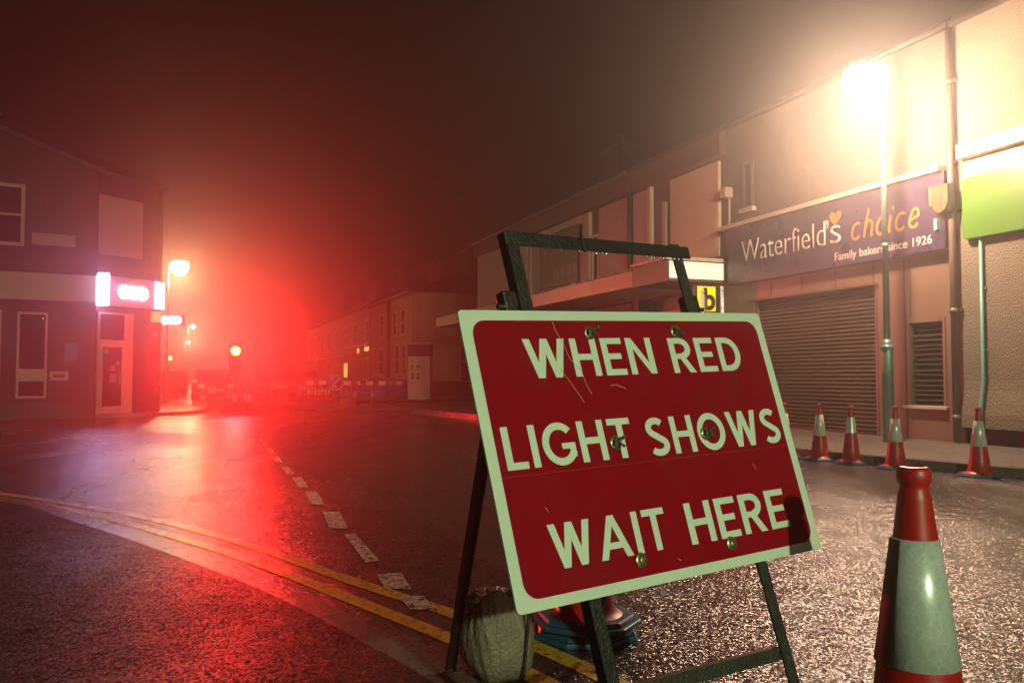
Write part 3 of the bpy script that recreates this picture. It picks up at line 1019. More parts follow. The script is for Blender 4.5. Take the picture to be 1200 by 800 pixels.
for k in range(4):
    h = thing('terraced_house', tint[k], 'house', td(42.1 + 8.0 * k, 0.3), RZ, 'terraced houses past the corner house')
    MB().box(0, 7.98, -8, 0, 0, 5.6).build('wall', M['brick'], h)
    gable_roof(h, 0, 7.98, 5.75, 7.6, -4, -8, 0.25)
    chimney(h, 7.0, -3.8, 6.6, 9.0, 1.5, 0.8, 3)
    lit = M['lit_window']
    window(h, 1.0, 2.2, 3.3, 4.8, 0.0, 0.1, hbars=(4.1,), m_glass=M['blind_glass'])
    window(h, 5.2, 6.4, 3.3, 4.8, 0.0, 0.1, hbars=(4.1,), m_glass=M['blind_glass'])
    if k == 0:
        window(h, 0.9, 2.6, 2.75, 3.1, 0.0, 0.05, m_glass=lit, sill=False)
        window(h, 4.2, 5.2, 2.7, 3.1, 0.0, 0.05, m_glass=lit, sill=False)
    if k == 1:
        window(h, 0.6, 2.4, 1.0, 2.2, 0.0, 0.1, bars=(1.5,), m_glass=lit)
    else:
        window(h, 0.8, 2.6, 0.9, 2.4, 0.0, 0.1, bars=(1.7,))
    MB().box(0.3, 7.7, 0.0, 0.35, 3.12 if k == 0 else 2.6, 3.2 if k == 0 else 2.68).build('canopy_strip', M['canopy'], h)
    dr = MB().box(5.3, 6.2, -0.02, 0.03, 0.1, 2.15).build('door', M['dark'], h)
    MB().lathe([(0.001, 0), (0.03, 0.01), (0.001, 0.05)], 8, (6.1, 0.03, 1.1)).build('handle', M['rim'], dr)
    MB().tube([(0, 0.28, 5.72), (7.98, 0.28, 5.72)], 0.06, 8).build('gutter', M['ledge'], h)

# kiosk
ks = thing('street_kiosk', 'tall white panelled kiosk with purple header beside the corner house', 'kiosk', (-4.15, 37.6, 0.10), math.radians(-6))
MB().box(-0.5, 0.5, -0.35, 0.35, 0.0, 1.95).build('cabinet', M['kiosk_white'], ks, bevel=0.01)
MB().box(-0.5, 0.5, -0.37, 0.35, 1.955, 2.5).build('header', M['kiosk_purple'], ks, bevel=0.01)
MB().box(-0.52, 0.52, -0.39, 0.37, 2.503, 2.55).build('cap', M['kiosk_white'], ks)
dr = MB().box(-0.44, 0.22, -0.362, -0.352, 0.55, 1.85).build('door', M['kiosk_white'], ks)
mb = MB()
for x in (-0.3, -0.04):
    for z, hh in ((1.45, 0.09), (1.10, 0.09), (0.92, 0.12)):
        mb.lathe([(0.001, 0), (0.05, 0), (0.05, hh), (0.001, hh)], 10, (x, -0.362, z))
mb.build('symbol', M['kiosk_purple'], dr)
MB().box(0.235, 0.245, -0.358, -0.351, 0.05, 1.9).build('door_gap', M['dark'], ks)

# ------------------------------------------------------------------ bank on the west corner
A = Vector((0.863, 0.505, 0)).normalized()      # along the front, towards the corner
B = Vector((0.447, 0.894, 0)).normalized()      # along the splayed corner
CA = Vector((-11.4, 22.6, 0))
CB = CA + B * 2.18
bank = thing('bank_building', 'dark brick corner bank with splayed doorway and beige fascia', 'building', CA, math.atan2(A.y, A.x))
# local: x along A (negative = west), y = away from the street (into the block)
inv = Matrix.Rotation(-math.atan2(A.y, A.x), 3, 'Z')
lb = lambda p: inv @ (Vector(p) - CA)
c2 = lb(CB)
Cd = inv @ Vector((-0.50, 0.866, 0))
c3 = c2 + Cd * 16
foot = [(-22, 0), (0, 0), (c2.x, c2.y), (c3.x, c3.y), (-22, 18)]
ZE = 6.72
mb = MB().prism(foot, 0, ZE)
# gable over the long front
mb.add([(-22, 0, ZE), (0.0, 0, ZE), (-11, 0, ZE + 3.9), (-22, 18, ZE), (0, 18, ZE), (-11, 18, ZE + 3.9)], [(0, 1, 2), (5, 4, 3)])
mb.build('wall', M['bank_brick'], bank)
mb = MB()
th = 0.14
for s in (1,):
    mb.add([(-11, -0.12, ZE + 4.0), (0.35, -0.12, ZE + 0.02), (c2.x + 0.15, c2.y - 0.1, ZE + 0.02), (c3.x + 0.12, c3.y, ZE + 0.02), (-11, 18, ZE + 4.0),
            (-11, -0.12, ZE + 3.86), (0.35, -0.12, ZE - 0.12), (c2.x + 0.15, c2.y - 0.1, ZE - 0.12), (c3.x + 0.12, c3.y, ZE - 0.12), (-11, 18, ZE + 3.86)],
           [(0, 1, 2), (0, 2, 3, 4), (6, 1, 0, 5), (7, 2, 1, 6), (8, 3, 2, 7), (5, 9, 8), (5, 8, 7), (5, 7, 6)])
mb.add([(-11, -0.12, ZE + 4.0), (-22.3, -0.12, ZE), (-22.3, 18, ZE), (-11, 18, ZE + 4.0)], [(0, 1, 2, 3)])
mb.build('roof', M['roof'], bank)
chimney(bank, -2.9, 3.0, ZE + 0.6, ZE + 2.15, 1.0, 0.8, 0, M['bank_brick'])


def bwin(x0, x1, z0, z1, fw=0.09, hb=(), name='window', glass=None):
    """window on the long front: local y negative is the street"""
    g = MB().box(x0 + fw, x1 - fw, -0.012, 0.02, z0 + fw, z1 - fw).build(name, glass or M['blind_glass'], bank)
    m_ = MB()
    m_.box(x0, x0 + fw, -0.06, -0.001, z0, z1)
    m_.box(x1 - fw, x1, -0.06, -0.001, z0, z1)
    m_.box(x0 + fw, x1 - fw, -0.06, -0.001, z0, z0 + fw)
    m_.box(x0 + fw, x1 - fw, -0.06, -0.001, z1 - fw, z1)
    for z in hb:
        m_.box(x0 + fw, x1 - fw, -0.05, -0.001, z - 0.03, z + 0.03)
    m_.build('frame', M['frame'], g)
    return g


bwin(-3.4, -1.72, 4.55, 6.18, 0.09, (5.37,))
w_ = bwin(-1.83, -1.13, 0.55, 2.82, 0.06)
MB().box(-1.77, -1.19, -0.045, -0.013, 1.0, 1.32).build('mid_panel', M['frame'], w_)
MB().lathe([(0.001, -0.014), (0.014, 0), (0.001, 0.014)], 8, (-1.25, -0.03, 2.66)).build('alarm_light', M['green_led'], w_)
bwin(-3.1, -2.18, 0.55, 2.86, 0.06)
MB().box(-1.55, -0.52, -0.03, -0.001, 4.62, 4.93).build('street_nameplate', M['panel_grey'], bank)
MB().box(-1.06, -0.62, -0.04, -0.001, 1.02, 1.26).build('letter_box', M['frame'], bank)
MB().box(-0.98, -0.70, -0.048, -0.041, 1.10, 1.18).build('letter_slot', M['dark'], bank)
MB().box(-0.72, -0.42, -0.03, -0.001, 1.55, 2.02).build('notice', M['notice'], bank)
MB().box(-22, -0.01, -0.14, -0.001, 3.14, 3.86).build('fascia', M['fascia_beige'], bank, bevel=0.01)
MB().box(-22, 0.02, -0.17, -0.001, 3.865, 4.05).build('cornice', M['bank_brick'], bank)
MB().box(-22, 0.0, -0.05, -0.001, 0.0, 0.42).build('plinth', M['dark'], bank)
# splayed corner (x along B, y towards the street)
bf = thing('bank_doorway', 'x', 'x', (0, 0, 0))
del bf['label'], bf['category']
bpy.data.objects.remove(bf)
BR = math.atan2(B.y, B.x) - math.atan2(A.y, A.x)


def bpart(mbx, name, m, parent=None, bevel=0.0):
    """part on the splayed corner: x along it, y negative = street"""
    o = mbx.build(name, m, bank, (0, 0, 0), (0, 0, BR), bevel=bevel)
    if parent:
        o.parent = parent
        o.rotation_euler = (0, 0, 0)
    return o


bpart(MB().box(0.02, 1.45, -0.04, -0.001, 4.5, 6.15), 'blocked_window', M['panel_grey'], bevel=0.01)
sb = bpart(MB().box(0.22, 2.1, -0.22, -0.001, 3.08, 3.90), 'corner_fascia', M['fascia_pink'])
bpart(MB().box(0.02, 0.21, -0.26, -0.001, 3.08, 3.95), 'light_tube', M['bank_tube'], sb, 0.01)
bpart(MB().box(1.78, 1.84, -0.25, -0.222, 3.1, 3.88), 'light_tube', M['bank_tube'], sb)
bpart(MB().box(1.85, 2.08, -0.24, -0.222, 3.1, 3.88), 'light_panel', M['bank_tube_soft'], sb)
for k in range(3):
    ring = MB()
    cx = 0.72 + 0.30 * k
    for i in range(24):
        pass
    n = 24
    vs = []
    for rr, yy in ((0.175, -0.222), (0.175, -0.255), (0.10, -0.255), (0.10, -0.222)):
        for i in range(n):
            t = 2 * PI * i / n
            vs.append((cx + rr * math.cos(t), yy - 0.001 * k, 3.49 + rr * math.sin(t)))
    fs = []
    for j in range(3):
        for i in range(n):
            fs.append((j * n + i, j * n + (i + 1) % n, (j + 1) * n + (i + 1) % n, (j + 1) * n + i))
    ring.add(vs, fs)
    bpart(ring, 'lit_ring', M['bank_ring'], sb)
bpart(MB().box(1.80, 2.06, -0.16, -0.001, 2.72, 3.02), 'orange_box', M['orange_box'], None, 0.01)
bpart(MB().box(1.80, 1.95, -0.12, -0.001, 2.3, 2.4), 'bell_box', M['frame'])
bpart(MB().box(0.05, 1.18, -0.05, -0.001, 0.08, 2.9), 'door_surround', M['frame'])
dg = bpart(MB().box(0.13, 0.86, -0.075, -0.051, 0.16, 2.02), 'door', M['frame'])
bpart(MB().box(0.20, 0.79, -0.085, -0.076, 0.30, 1.94), 'pane', M['glass'], dg)
bpart(MB().box(0.13, 0.86, -0.075, -0.051, 2.14, 2.84), 'fanlight', M['glass'])
bpart(MB().box(0.70, 0.74, -0.13, -0.086, 0.9, 1.3), 'handle', M['rim'], dg)
mb = MB().box(0.40, 0.62, -0.092, -0.087, 0.95, 1.2)
mb.box(0.44, 0.58, -0.092, -0.087, 1.28, 1.42)
mb.box(0.24, 0.36, -0.092, -0.087, 1.75, 1.88)
mb.box(0.62, 0.72, -0.092, -0.087, 1.45, 1.55)
bpart(mb, 'sticker', M['panel_grey'], dg)
mb = MB().tube([(2.05, -0.10, 0.1), (2.05, -0.10, 6.6)], 0.045, 10)
mb.build('downpipe', M['pipe'], bank, (0, 0, 0), (0, 0, BR))
# projecting sign of the bank
bs = thing('projecting_sign', 'illuminated box sign with three white circles projecting beyond the bank corner', 'sign', (-11.05, 26.0, 2.72), 0)
MB().box(0.0, 0.72, -0.09, 0.09, 0, 0.34).build('box', M['fascia_pink'], bs, bevel=0.01)
for k in range(3):
    n = 20
    ring = MB()
    vs = []
    for rr, yy in ((0.115, -0.092), (0.115, -0.115), (0.055, -0.115), (0.055, -0.092)):
        for i in range(n):
            t = 2 * PI * i / n
            vs.append((0.17 + 0.19 * k + rr * math.cos(t), yy - 0.001 * k, 0.17 + rr * math.sin(t)))
    ring.add(vs, [(j * n + i, j * n + (i + 1) % n, (j + 1) * n + (i + 1) % n, (j + 1) * n + i) for j in range(3) for i in range(n)])
    ring.build('lit_ring', M['bank_ring'], bs)
MB().box(-0.35, -0.005, -0.02, 0.02, 0.14, 0.19).build('bracket', M['steel'], bs)

# garden wall far left
gw = MB().box(-7, 0, -0.15, 0.15, 0, 1.3)
gw.box(-7.02, 0.02, -0.2, 0.2, 1.301, 1.38)
tag(gw.build('garden_wall', M['brick'], None, (-19.6, 50, 0.1), (0, 0, 0.15)), 'low brick garden wall in the fog behind the bank', 'wall')


# ------------------------------------------------------------------ street lamps
def street_lamp(label, loc, rz, h, reach, glassm, col, power, bs=1.0, rad=0.13):
    t = thing('street_lamp', label, 'street lamp', loc, rz, 'street lamps')
    mb_ = MB().lathe([(0.085, 0), (0.085, 1.45), (0.075, 1.5), (0.05, 1.56)], 16)
    mb_.lathe([(0.095, 1.40), (0.095, 1.47)], 16)
    mb_.build('base', M['lamp_metal'], t)
    MB().tube([(0, 0, 1.5), (0, 0, h - 0.35), (0.03, 0, h - 0.12), (reach * 0.35, 0, h), (reach * 0.7, 0, h + 0.02)], [0.05, 0.042, 0.035, 0.03, 0.03], 12).build('column', M['lamp_metal'], t)
    MB().lathe([(0.055, -0.03), (0.055, 0.03)], 12, (0, 0, h * 0.55)).build('clamp', M['lamp_metal'], t)
    hd = MB()
    hd.add([(reach * 0.6, -0.08, h + 0.10), (reach + 0.3, -0.12, h + 0.09), (reach + 0.3, 0.12, h + 0.09), (reach * 0.6, 0.08, h + 0.10),
            (reach * 0.55, -0.11, h), (reach + 0.36, -0.16, h), (reach + 0.36, 0.16, h), (reach * 0.55, 0.11, h)],
           [(0, 1, 2, 3), (7, 6, 5, 4), (0, 4, 5, 1), (1, 5, 6, 2), (2, 6, 7, 3), (3, 7, 4, 0)])
    hd.build('lantern', M['lamp_metal'], t, bevel=0.02)
    gl = MB()
    prof = [(0.15, 0), (0.17, -0.06), (0.14, -0.15), (0.08, -0.20), (0.001, -0.22)]
    gl.lathe(prof, 14, (0, 0, 0), cap=False)
    g = gl.build('bowl', glassm, t, (reach + 0.06, 0, h - 0.002))
    g.scale = (1.2 * bs, bs * 1.1, 1.35 * bs)  # bs swells the bowl to imitate the lamp's glare disc
    lamp_light('lamp_bulb', t, (reach + 0.06, 0, h - 0.31 * bs - rad - 0.01), col, power, rad)
    return t


P_NEAR, P_RED, P_LEFT, P_BACK = 1800, 6600, 750, 5000
lp = td(0.47, 0.90, FZ)
street_lamp('glaring street lamp on slim column in front of the bakery', lp, math.atan2(11.9 - 12.61, 5.15 - 5.72), 5.45, 0.85, M['lamp_glass'], (1.0, 0.60, 0.40), P_NEAR, 1.75)
street_lamp('orange glowing street lamp just beyond the bank corner', (-14.6, 35, 0.1), 0.2, 5.9, 0.4, M['lamp_glass_far'], (1.0, 0.56, 0.24), P_LEFT, 1.9)
street_lamp('small hazy street lamp, second beyond the bank', (-30.6, 78, 0.1), 0.2, 5.9, 0.4, M['lamp_glass_far'], (1.0, 0.62, 0.32), 900)
street_lamp('faint street lamp, third and farthest beyond the bank', (-44.7, 113, 0.1), 0.2, 5.9, 0.4, M['lamp_glass_far'], (1.0, 0.62, 0.32), 1200)
street_lamp('pale green street lamp behind the viewer on the footway', (5.9, -10.0, 0.1), PI * 0.75, 5.2, 0.4, M['lamp_glass_green'], (0.80, 1.0, 0.62), P_BACK)
bl = thing('warning_beacon', 'small amber warning beacon low in the fog left of signal', 'beacon', (-28.9, 70, 0.0))
MB().tube([(0, 0, 0), (0, 0, 2.55)], 0.05, 8).build('post', M['steel'], bl)
MB().lathe([(0.001, -0.14), (0.10, -0.1), (0.12, 0), (0.10, 0.1), (0.001, 0.14)], 10, (0, 0, 2.72)).build('lens', M['beacon'], bl)

# ------------------------------------------------------------------ temporary traffic signal
ts = thing('traffic_signal', 'portable traffic signal showing red in the road ahead', 'traffic light', (-8.95, 26.8, 0), 0.32)
# faces local -y
MB().box(-0.19, 0.19, -0.11, 0.11, 1.12, 2.20).build('head', M['signal_black'], ts, bevel=0.02)
for z, m_ in ((1.95, 'red_lens'), (1.63, 'dark_lens'), (1.31, 'dark_lens')):
    le = MB().lathe([(0.001, 0.03), (0.08, 0.022), (0.145, 0.0)], 20).build('lens', M[m_], ts, (0, -0.112, z), (PI / 2, 0, 0))
    if m_ == 'red_lens':
        MB().lathe([(0.001, 0.036), (0.05, 0.034), (0.085, 0.026), (0.085, 0.022)], 20).build('glare_disc', M['glare_core'], le)  # added disc standing in for glare at the lens centre
    vz = MB().lathe([(0.152, 0), (0.152, 0.15)], 16, a0=0.0, a1=PI, cap=False)
    vz.build('visor', M['signal_black'], le, (0, 0, 0), fix=False)
MB().tube([(0, 0, 0.15), (0, 0, 1.12)], 0.03, 10).build('pole', M['steel'], ts)
MB().box(-0.30, 0.30, -0.22, 0.22, 0.02, 0.42).build('battery_case', M['signal_black'], ts, bevel=0.02)
mb = MB().bar((-0.45, -0.4, 0.03), (0.45, 0.4, 0.03), 0.05, 0.05).bar((-0.45, 0.4, 0.035), (0.45, -0.4, 0.035), 0.05, 0.05)
mb.build('foot', M['steel'], ts)
rl = lamp_light('red_lamp', ts, (0, -0.30, 1.95), (1.0, 0.006, 0.012), P_RED, 0.09)
rl.data.type = 'SPOT'                      # a signal aspect throws its light forwards
rl.data.spot_size = math.radians(142)
rl.data.spot_blend = 1.0
rl.rotation_euler = (-PI / 2, 0, 0)

# ------------------------------------------------------------------ cones
def make_cone(name, label, H=0.75, torn=False, zs=0.328, group='traffic cones', base_m='cone_base', twist=0.3):
    t = thing('traffic_cone', label, 'traffic cone', (0, 0, 0), 0, group)
    k = H / 0.75
    bmx = MB()
    n = 8
    for r0, z0, r1, z1 in ((0.235, 0.0, 0.235, 0.022), (0.215, 0.022, 0.20, 0.04)):
        vs = [(r0 * k * math.cos(2 * PI * (i + .5) / n), r0 * k * math.sin(2 * PI * (i + .5) / n), z0 * k) for i in range(n)]
        vs += [(r1 * k * math.cos(2 * PI * (i + .5) / n), r1 * k * math.sin(2 * PI * (i + .5) / n), z1 * k) for i in range(n)]
        bmx.add(vs, [tuple(reversed(range(n))), tuple(range(n, 2 * n))] + [(i, (i + 1) % n, n + (i + 1) % n, n + i) for i in range(n)])
    bmx.build('base', M[base_m], t, bevel=0.006)
    rad = lambda z: 0.120 + (0.0325 - 0.120) * (z - 0.04) / (0.68 - 0.04)
    prof = [(0.155, 0.041), (0.135, 0.05)] + [(rad(z), z) for z in (0.07, 0.2, 0.4, 0.55, 0.68)]
    prof += [(0.0315, 0.692), (0.0275, 0.703), (0.0275, 0.712), (0.032, 0.718), (0.034, 0.73), (0.032, 0.742), (0.029, 0.748), (0.021, 0.75), (0.019, 0.70)]
    MB().lathe([(r * k, z * k) for r, z in prof], 40, cap=False).build('body', M['cone_red'], t)
    s = MB()
    z0, z1 = zs, 0.604
    e = 0.003
    if torn:
        s.lathe([((rad(z1) + e) * k, z1 * k), ((rad(0.47) + e) * k, 0.47 * k)], 40, cap=False)
        s.lathe([((rad(0.47) + e) * k, 0.469 * k), ((rad(0.40) + e) * k, 0.40 * k)], 20, a0=PI * 1.05, a1=PI * 1.75, cap=False)
    else:
        s.lathe([((rad(z1) - 0.0) * k, z1 * k + 0.001), ((rad(z1) + e) * k, z1 * k), ((rad(z0) + e) * k, z0 * k), (rad(z0) * k, z0 * k - 0.001)], 40, cap=False)
    s.build('reflective_sleeve', M['sleeve'], t)
    return t


near = make_cone('c', 'large traffic cone in right foreground with scuffed reflective sleeve', 0.885, zs=0.356, base_m='cone_base')
near.location = (0.975, 2.02, 0)
near.rotation_euler = (0, 0, 0.4)
# overlap seam of the sleeve
mb = MB()
kk = 0.885 / 0.75
rad_ = lambda z: 0.120 + (0.0325 - 0.120) * (z - 0.04) / (0.68 - 0.04)
for j in range(6):
    z = 0.295 + 0.055 * j
a = math.radians(207)
lft, rgt = [], []
for z in (0.293, 0.574):
    r = (rad_(z) + 0.0045) * kk
    for lst, off in ((lft, -0.06), (rgt, 0.50)):
        pass
n = 10
mb.lathe([((rad_(0.603) + 0.0055) * kk, 0.603 * kk), ((rad_(0.353) + 0.0055) * kk, 0.353 * kk)], n, a0=math.radians(128), a1=math.radians(186), cap=False)
mb.build('sleeve_overlap', mat('sleeve_backing', (0.10, 0.055, 0.04), 0.5, var=0.3), near)
std = make_cone('c', 'traffic cone nearest the bakery shutter corner, half hidden behind red sign', 0.75)
std.location = gp(920, 536.5)
G = 'traffic cones'
dup(std, gp(961, 539), 0.7, 'upright traffic cone in front of the shutter, just right of the red sign', G)
tornc = make_cone('c', 'dirty traffic cone with torn sleeve in front of the shutter', 0.735, torn=True)
tornc.location = gp(998, 543)
dup(std, gp(1050, 549), 1.3, 'traffic cone at the kerb in front of the bakery lamp column', G, 1.0)
dup(std, gp(1148, 558), 2.0, 'traffic cone at the kerb before the pebbledashed wall, rightmost of row', G, 1.02)
# pair stacked behind the sign
blue = make_cone('c', 'lower traffic cone with blue base, stacked behind the red sign', 0.75, base_m='cone_base_blue')
blue.location = gp(684, 742)
b2 = dup(blue, blue.location + Vector((0.012, 0.0, 0.05)), 0.25, 'upper cone of the stacked pair behind the red sign', G)
for (px, py, lb_) in ((268, 481, 'traffic cone at the red signal, leftmost of its four'), (275, 483.5, 'traffic cone at the red signal, second from left of its four'),
                      (286, 480.5, 'traffic cone at the red signal, third from left of its four'), (292, 483, 'traffic cone at the red signal, rightmost of its four')):
    dup(std, gp(px, py), random.random() * 6, lb_, G, 0.98)
dup(std, gp(245, 470, 0.1), 1, 'left cone of the pair beside the dark car', G, 1.0)
dup(std, gp(250.5, 470, 0.1), 2, 'right cone of the pair beside the dark car', G, 1.0)
for i in range(7):
    px = 362 + i * 4.0
    p = gp(px, 469.2 + i * 0.12)
    dup(std, p, random.random() * 6, 'one of the close row of cones before blue barriers', 'close row of cones at the barriers', 0.9)
dup(std, gp(390.5, 470.5), 1, 'cone beneath the blue arrow disc at the barriers', G, 0.95)
dup(std, gp(416, 474), 1, 'left one of two lone cones in front of the blue barriers', G, 0.95)
dup(std, gp(436.5, 474.3), 2, 'right one of two lone cones in front of the blue barriers', G, 0.95)


# ------------------------------------------------------------------ blue barriers, arrow disc
def barrier(label, loc, rz):
    t = thing('pedestrian_barrier', label, 'barrier', loc, rz, 'blue roadworks barriers')
    f = MB()
    f.box(-1.0, 1.0, -0.03, 0.03, 0.14, 0.20)
    f.box(-1.0, 1.0, -0.03, 0.03, 0.92, 1.0)
    f.box(-1.0, -0.93, -0.03, 0.03, 0.20, 0.92)
    f.box(0.93, 1.0, -0.03, 0.03, 0.20, 0.92)
    for k in range(11):
        x = -0.80 + k * 0.16
        f.box(x - 0.03, x + 0.03, -0.02, 0.02, 0.20, 0.68)
    f.box(-0.93, 0.93, -0.025, 0.025, 0.68, 0.72)
    f.build('frame', M['barrier_blue'], t)
    MB().box(-0.93, 0.93, -0.02, 0.02, 0.722, 0.918).build('reflective_board', M['cone_red'], t)
    w = MB()
    for k in (-0.62, 0.0, 0.62):
        w.box(k - 0.17, k + 0.17, -0.026, -0.021, 0.73, 0.91)
    w.build('white_stripe', M['white_plastic'], t)
    for x in (-0.7, 0.7):
        MB().box(x - 0.05, x + 0.05, -0.3, 0.3, 0.0, 0.135).build('foot', M['cone_base'], t, bevel=0.02)
    return t


bpos = [(gp(378, 468), 0.25), (gp(407, 469), 0.1), (gp(433, 469), -0.1), (gp(456, 468), -0.5), (gp(471, 466), -0.9)]
bl_ = ['blue slatted barrier behind the close row of cones, leftmost', 'blue slatted barrier right of the arrow disc', 'blue slatted barrier with white blocks behind the lone cones',
       'blue slatted barrier angled back near the drainpipe of the corner house', 'blue slatted barrier nearest the white kiosk']
for (p, r), l_ in zip(bpos, bl_):
    barrier(l_, p, r)
ad = thing('arrow_sign', 'round blue sign with white arrow pointing down left by barriers', 'sign', gp(394, 471.5), -0.15)
R0 = 0.32
MB().lathe([(0.001, 0), (R0, 0), (R0, 0.02), (0.001, 0.02)], 32).build('disc', M['disc_blue'], ad, (0, -0.05, 0.86), (PI / 2, 0, 0))
MB().lathe([(R0 * 0.9, 0.0), (R0, 0.0), (R0, 0.004), (R0 * 0.9, 0.004), (R0 * 0.9, 0)], 32, cap=False).build('rim', M['white_plastic'], ad, (0, -0.072, 0.86), (PI / 2, 0, 0))
ar = MB()
ar.bar((0.19, 0, 0.19), (-0.13, 0, -0.13), 0.004, 0.075)
ar.bar((-0.19, 0.0015, -0.19), (-0.19, 0.0015, 0.06), 0.004, 0.075, (0, 1, 0))
ar.bar((-0.19, -0.0015, -0.19), (0.06, -0.0015, -0.19), 0.004, 0.075)
ar.build('arrow', M['white_plastic'], ad, (0, -0.080, 0.88))
mb = MB().bar((-0.22, 0.0, 0.03), (-0.1, -0.02, 0.62), 0.03, 0.03).bar((0.22, 0.0, 0.03), (0.1, -0.02, 0.62), 0.03, 0.03).bar((0, 0.45, 0.03), (0, 0.0, 0.85), 0.03, 0.03)
mb.build('stand', M['steel'], ad)
by = MB().lathe([(0.07, 0), (0.07, 0.1), (0.05, 0.13), (0.05, 0.2), (0.001, 0.24)], 10)
tag(by.build('hazard_lamp', M['signal_yellow'], None, gp(400.5, 474)), 'small amber hazard lamp on the road below arrow disc', 'lamp')


# ------------------------------------------------------------------ cars
def make_car(label, paint, head=False):
    t = thing('parked_car', label, 'car', (0, 0, 0), 0)
    # x = width, y = length (front at -y)
    prof = [(-2.05, 0.35), (-2.08, 0.62), (-1.95, 0.78), (-1.05, 0.95), (-0.9, 0.98), (1.55, 1.0), (1.95, 0.95), (2.05, 0.7), (2.02, 0.35)]
    hw = lambda z: 0.84 - 0.05 * max(0, z - 0.6)
    vs, fs = [], []
    n = len(prof)
    for s in (-1, 1):
        for y, z in prof:
            vs.append((s * hw(z) * (0.93 if abs(y) > 1.9 else 1), y, z))
    fs = [tuple(range(n)), tuple(reversed(range(n, 2 * n)))] + [((k + 1) % n, k, n + k, n + (k + 1) % n) for k in range(n)]
    body = MB().add(vs, fs)
    body.build('body', paint, t, bevel=0.05)
    cab = [(-1.0, 0.97, 0.78), (-0.35, 1.42, 0.62), (0.2, 1.47, 0.61), (1.1, 1.44, 0.62), (1.75, 1.0, 0.76)]
    vs = [(-w, y, z) for y, z, w in cab] + [(w, y, z) for y, z, w in cab]
    n = len(cab)
    MB().add(vs, [tuple(range(n)), tuple(reversed(range(n, 2 * n)))] + [((k + 1) % n, k, n + k, n + (k + 1) % n) for k in range(n)]).build('cabin', paint, t, bevel=0.04)
    MB().add([(-0.68, -1.0, 1.01), (0.68, -1.0, 1.01), (0.55, -0.42, 1.40), (-0.55, -0.42, 1.40)], [(0, 1, 2, 3)]).build('windscreen', M['glass'], t, (0, -0.015, 0.015))
    MB().add([(-0.66, 1.72, 1.04), (0.66, 1.72, 1.04), (0.55, 1.16, 1.41), (-0.55, 1.16, 1.41)], [(3, 2, 1, 0)]).build('rear_window', M['glass'], t, (0, 0.015, 0.015))
    for s in (-1, 1):
        MB().add([(s * 0.775, -0.85, 1.02), (s * 0.775, 1.5, 1.02), (s * 0.632, 1.0, 1.40), (s * 0.632, -0.3, 1.40)], [(0, 1, 2, 3)]).build('side_window', M['glass'], t, (s * 0.012, 0, 0))
        MB().box(min(s * 0.5, s * 0.78), max(s * 0.5, s * 0.78), -2.09, -1.95, 0.62, 0.78).build('headlight', M['head_glass'], t, bevel=0.02)
        MB().box(min(s * 0.6, s * 0.80), max(s * 0.6, s * 0.80), 1.96, 2.06, 0.68, 0.9).build('tail_light', M['tail_glass'], t, bevel=0.02)
        MB().box(min(s * 0.82, s * 0.98), max(s * 0.82, s * 0.98), -0.85, -0.72, 0.97, 1.09).build('mirror', paint, t, bevel=0.03)
        for y in (-1.3, 1.25):
            w = MB().lathe([(0.19, -0.1), (0.30, -0.1), (0.315, -0.07), (0.315, 0.07), (0.30, 0.1), (0.19, 0.1)], 20, cap=False).build('wheel', M['tyre'], t, (s * 0.76, y, 0.315), (0, PI / 2, 0))
            MB().lathe([(0.001, 0.085 * s), (0.19, 0.085 * s), (0.19, 0.06 * s)], 20, cap=False).build('rim', M['rim'], w)
    MB().box(-0.26, 0.26, -2.10, -2.075, 0.45, 0.56).build('number_plate', M['plate'], t)
    MB().box(-0.26, 0.26, 2.045, 2.065, 0.62, 0.73).build('number_plate', M['plate'], t)
    MB().box(-0.80, 0.80, -2.11, -1.9, 0.30, 0.44).build('bumper', M['dark'], t, bevel=0.03)
    return t


ST = math.atan2(-U.x, U.y)
c1 = make_car('dark car parked on the left beyond the signal', M['car_dark'])
c1.location, c1.rotation_euler = gp(249, 469.5), (0, 0, 0.42)
c2_ = make_car('dark red car nearest the blue barriers', M['car_red'])
c2_.location, c2_.rotation_euler = (-12.4, 49.5, 0), (0, 0, ST - 0.15)
c3_ = make_car('silver car parked behind the red car', M['car_silver'])
c3_.location, c3_.rotation_euler = (-15.0, 54.0, 0), (0, 0, ST - 0.1)
c4_ = dup(c3_, (-18.2, 60.5, 0), ST, 'hazy pale car farthest along the kerb')
for c in (c1, c2_, c3_, c4_):
    c['group'] = 'cars parked along the street'
bo = thing('bollard', 'dark bollard with pale cap beside the left parked car', 'bollard', gp(228, 468.5, 0.1))
MB().lathe([(0.12, 0), (0.12, 0.62), (0.13, 0.64), (0.13, 0.70), (0.11, 0.74)], 14).build('post', M['post'], bo)
MB().lathe([(0.115, 0.742), (0.115, 0.86), (0.08, 0.90), (0.001, 0.91)], 14).build('cap', M['white_plastic'], bo)

# ------------------------------------------------------------------ WHEN RED LIGHT SHOWS sign
TL = Vector((-0.132, 1.988, 1.262))
WN = Vector((0.84514, 0.53350, 0.03346)).normalized()
VN = Vector((0.20177, -0.15468, -0.96714)).normalized()
SN = WN.cross(-VN).normalized()          # towards the driver
sg = thing('roadworks_sign', 'leaning red board reading WHEN RED LIGHT SHOWS WAIT HERE on black frame', 'road sign', (0.3, 2.4, 0))
SO = Vector((0.3, 2.4, 0))


def S(u, v, n=0.0):
    return TL + WN * u + VN * v + SN * n - SO


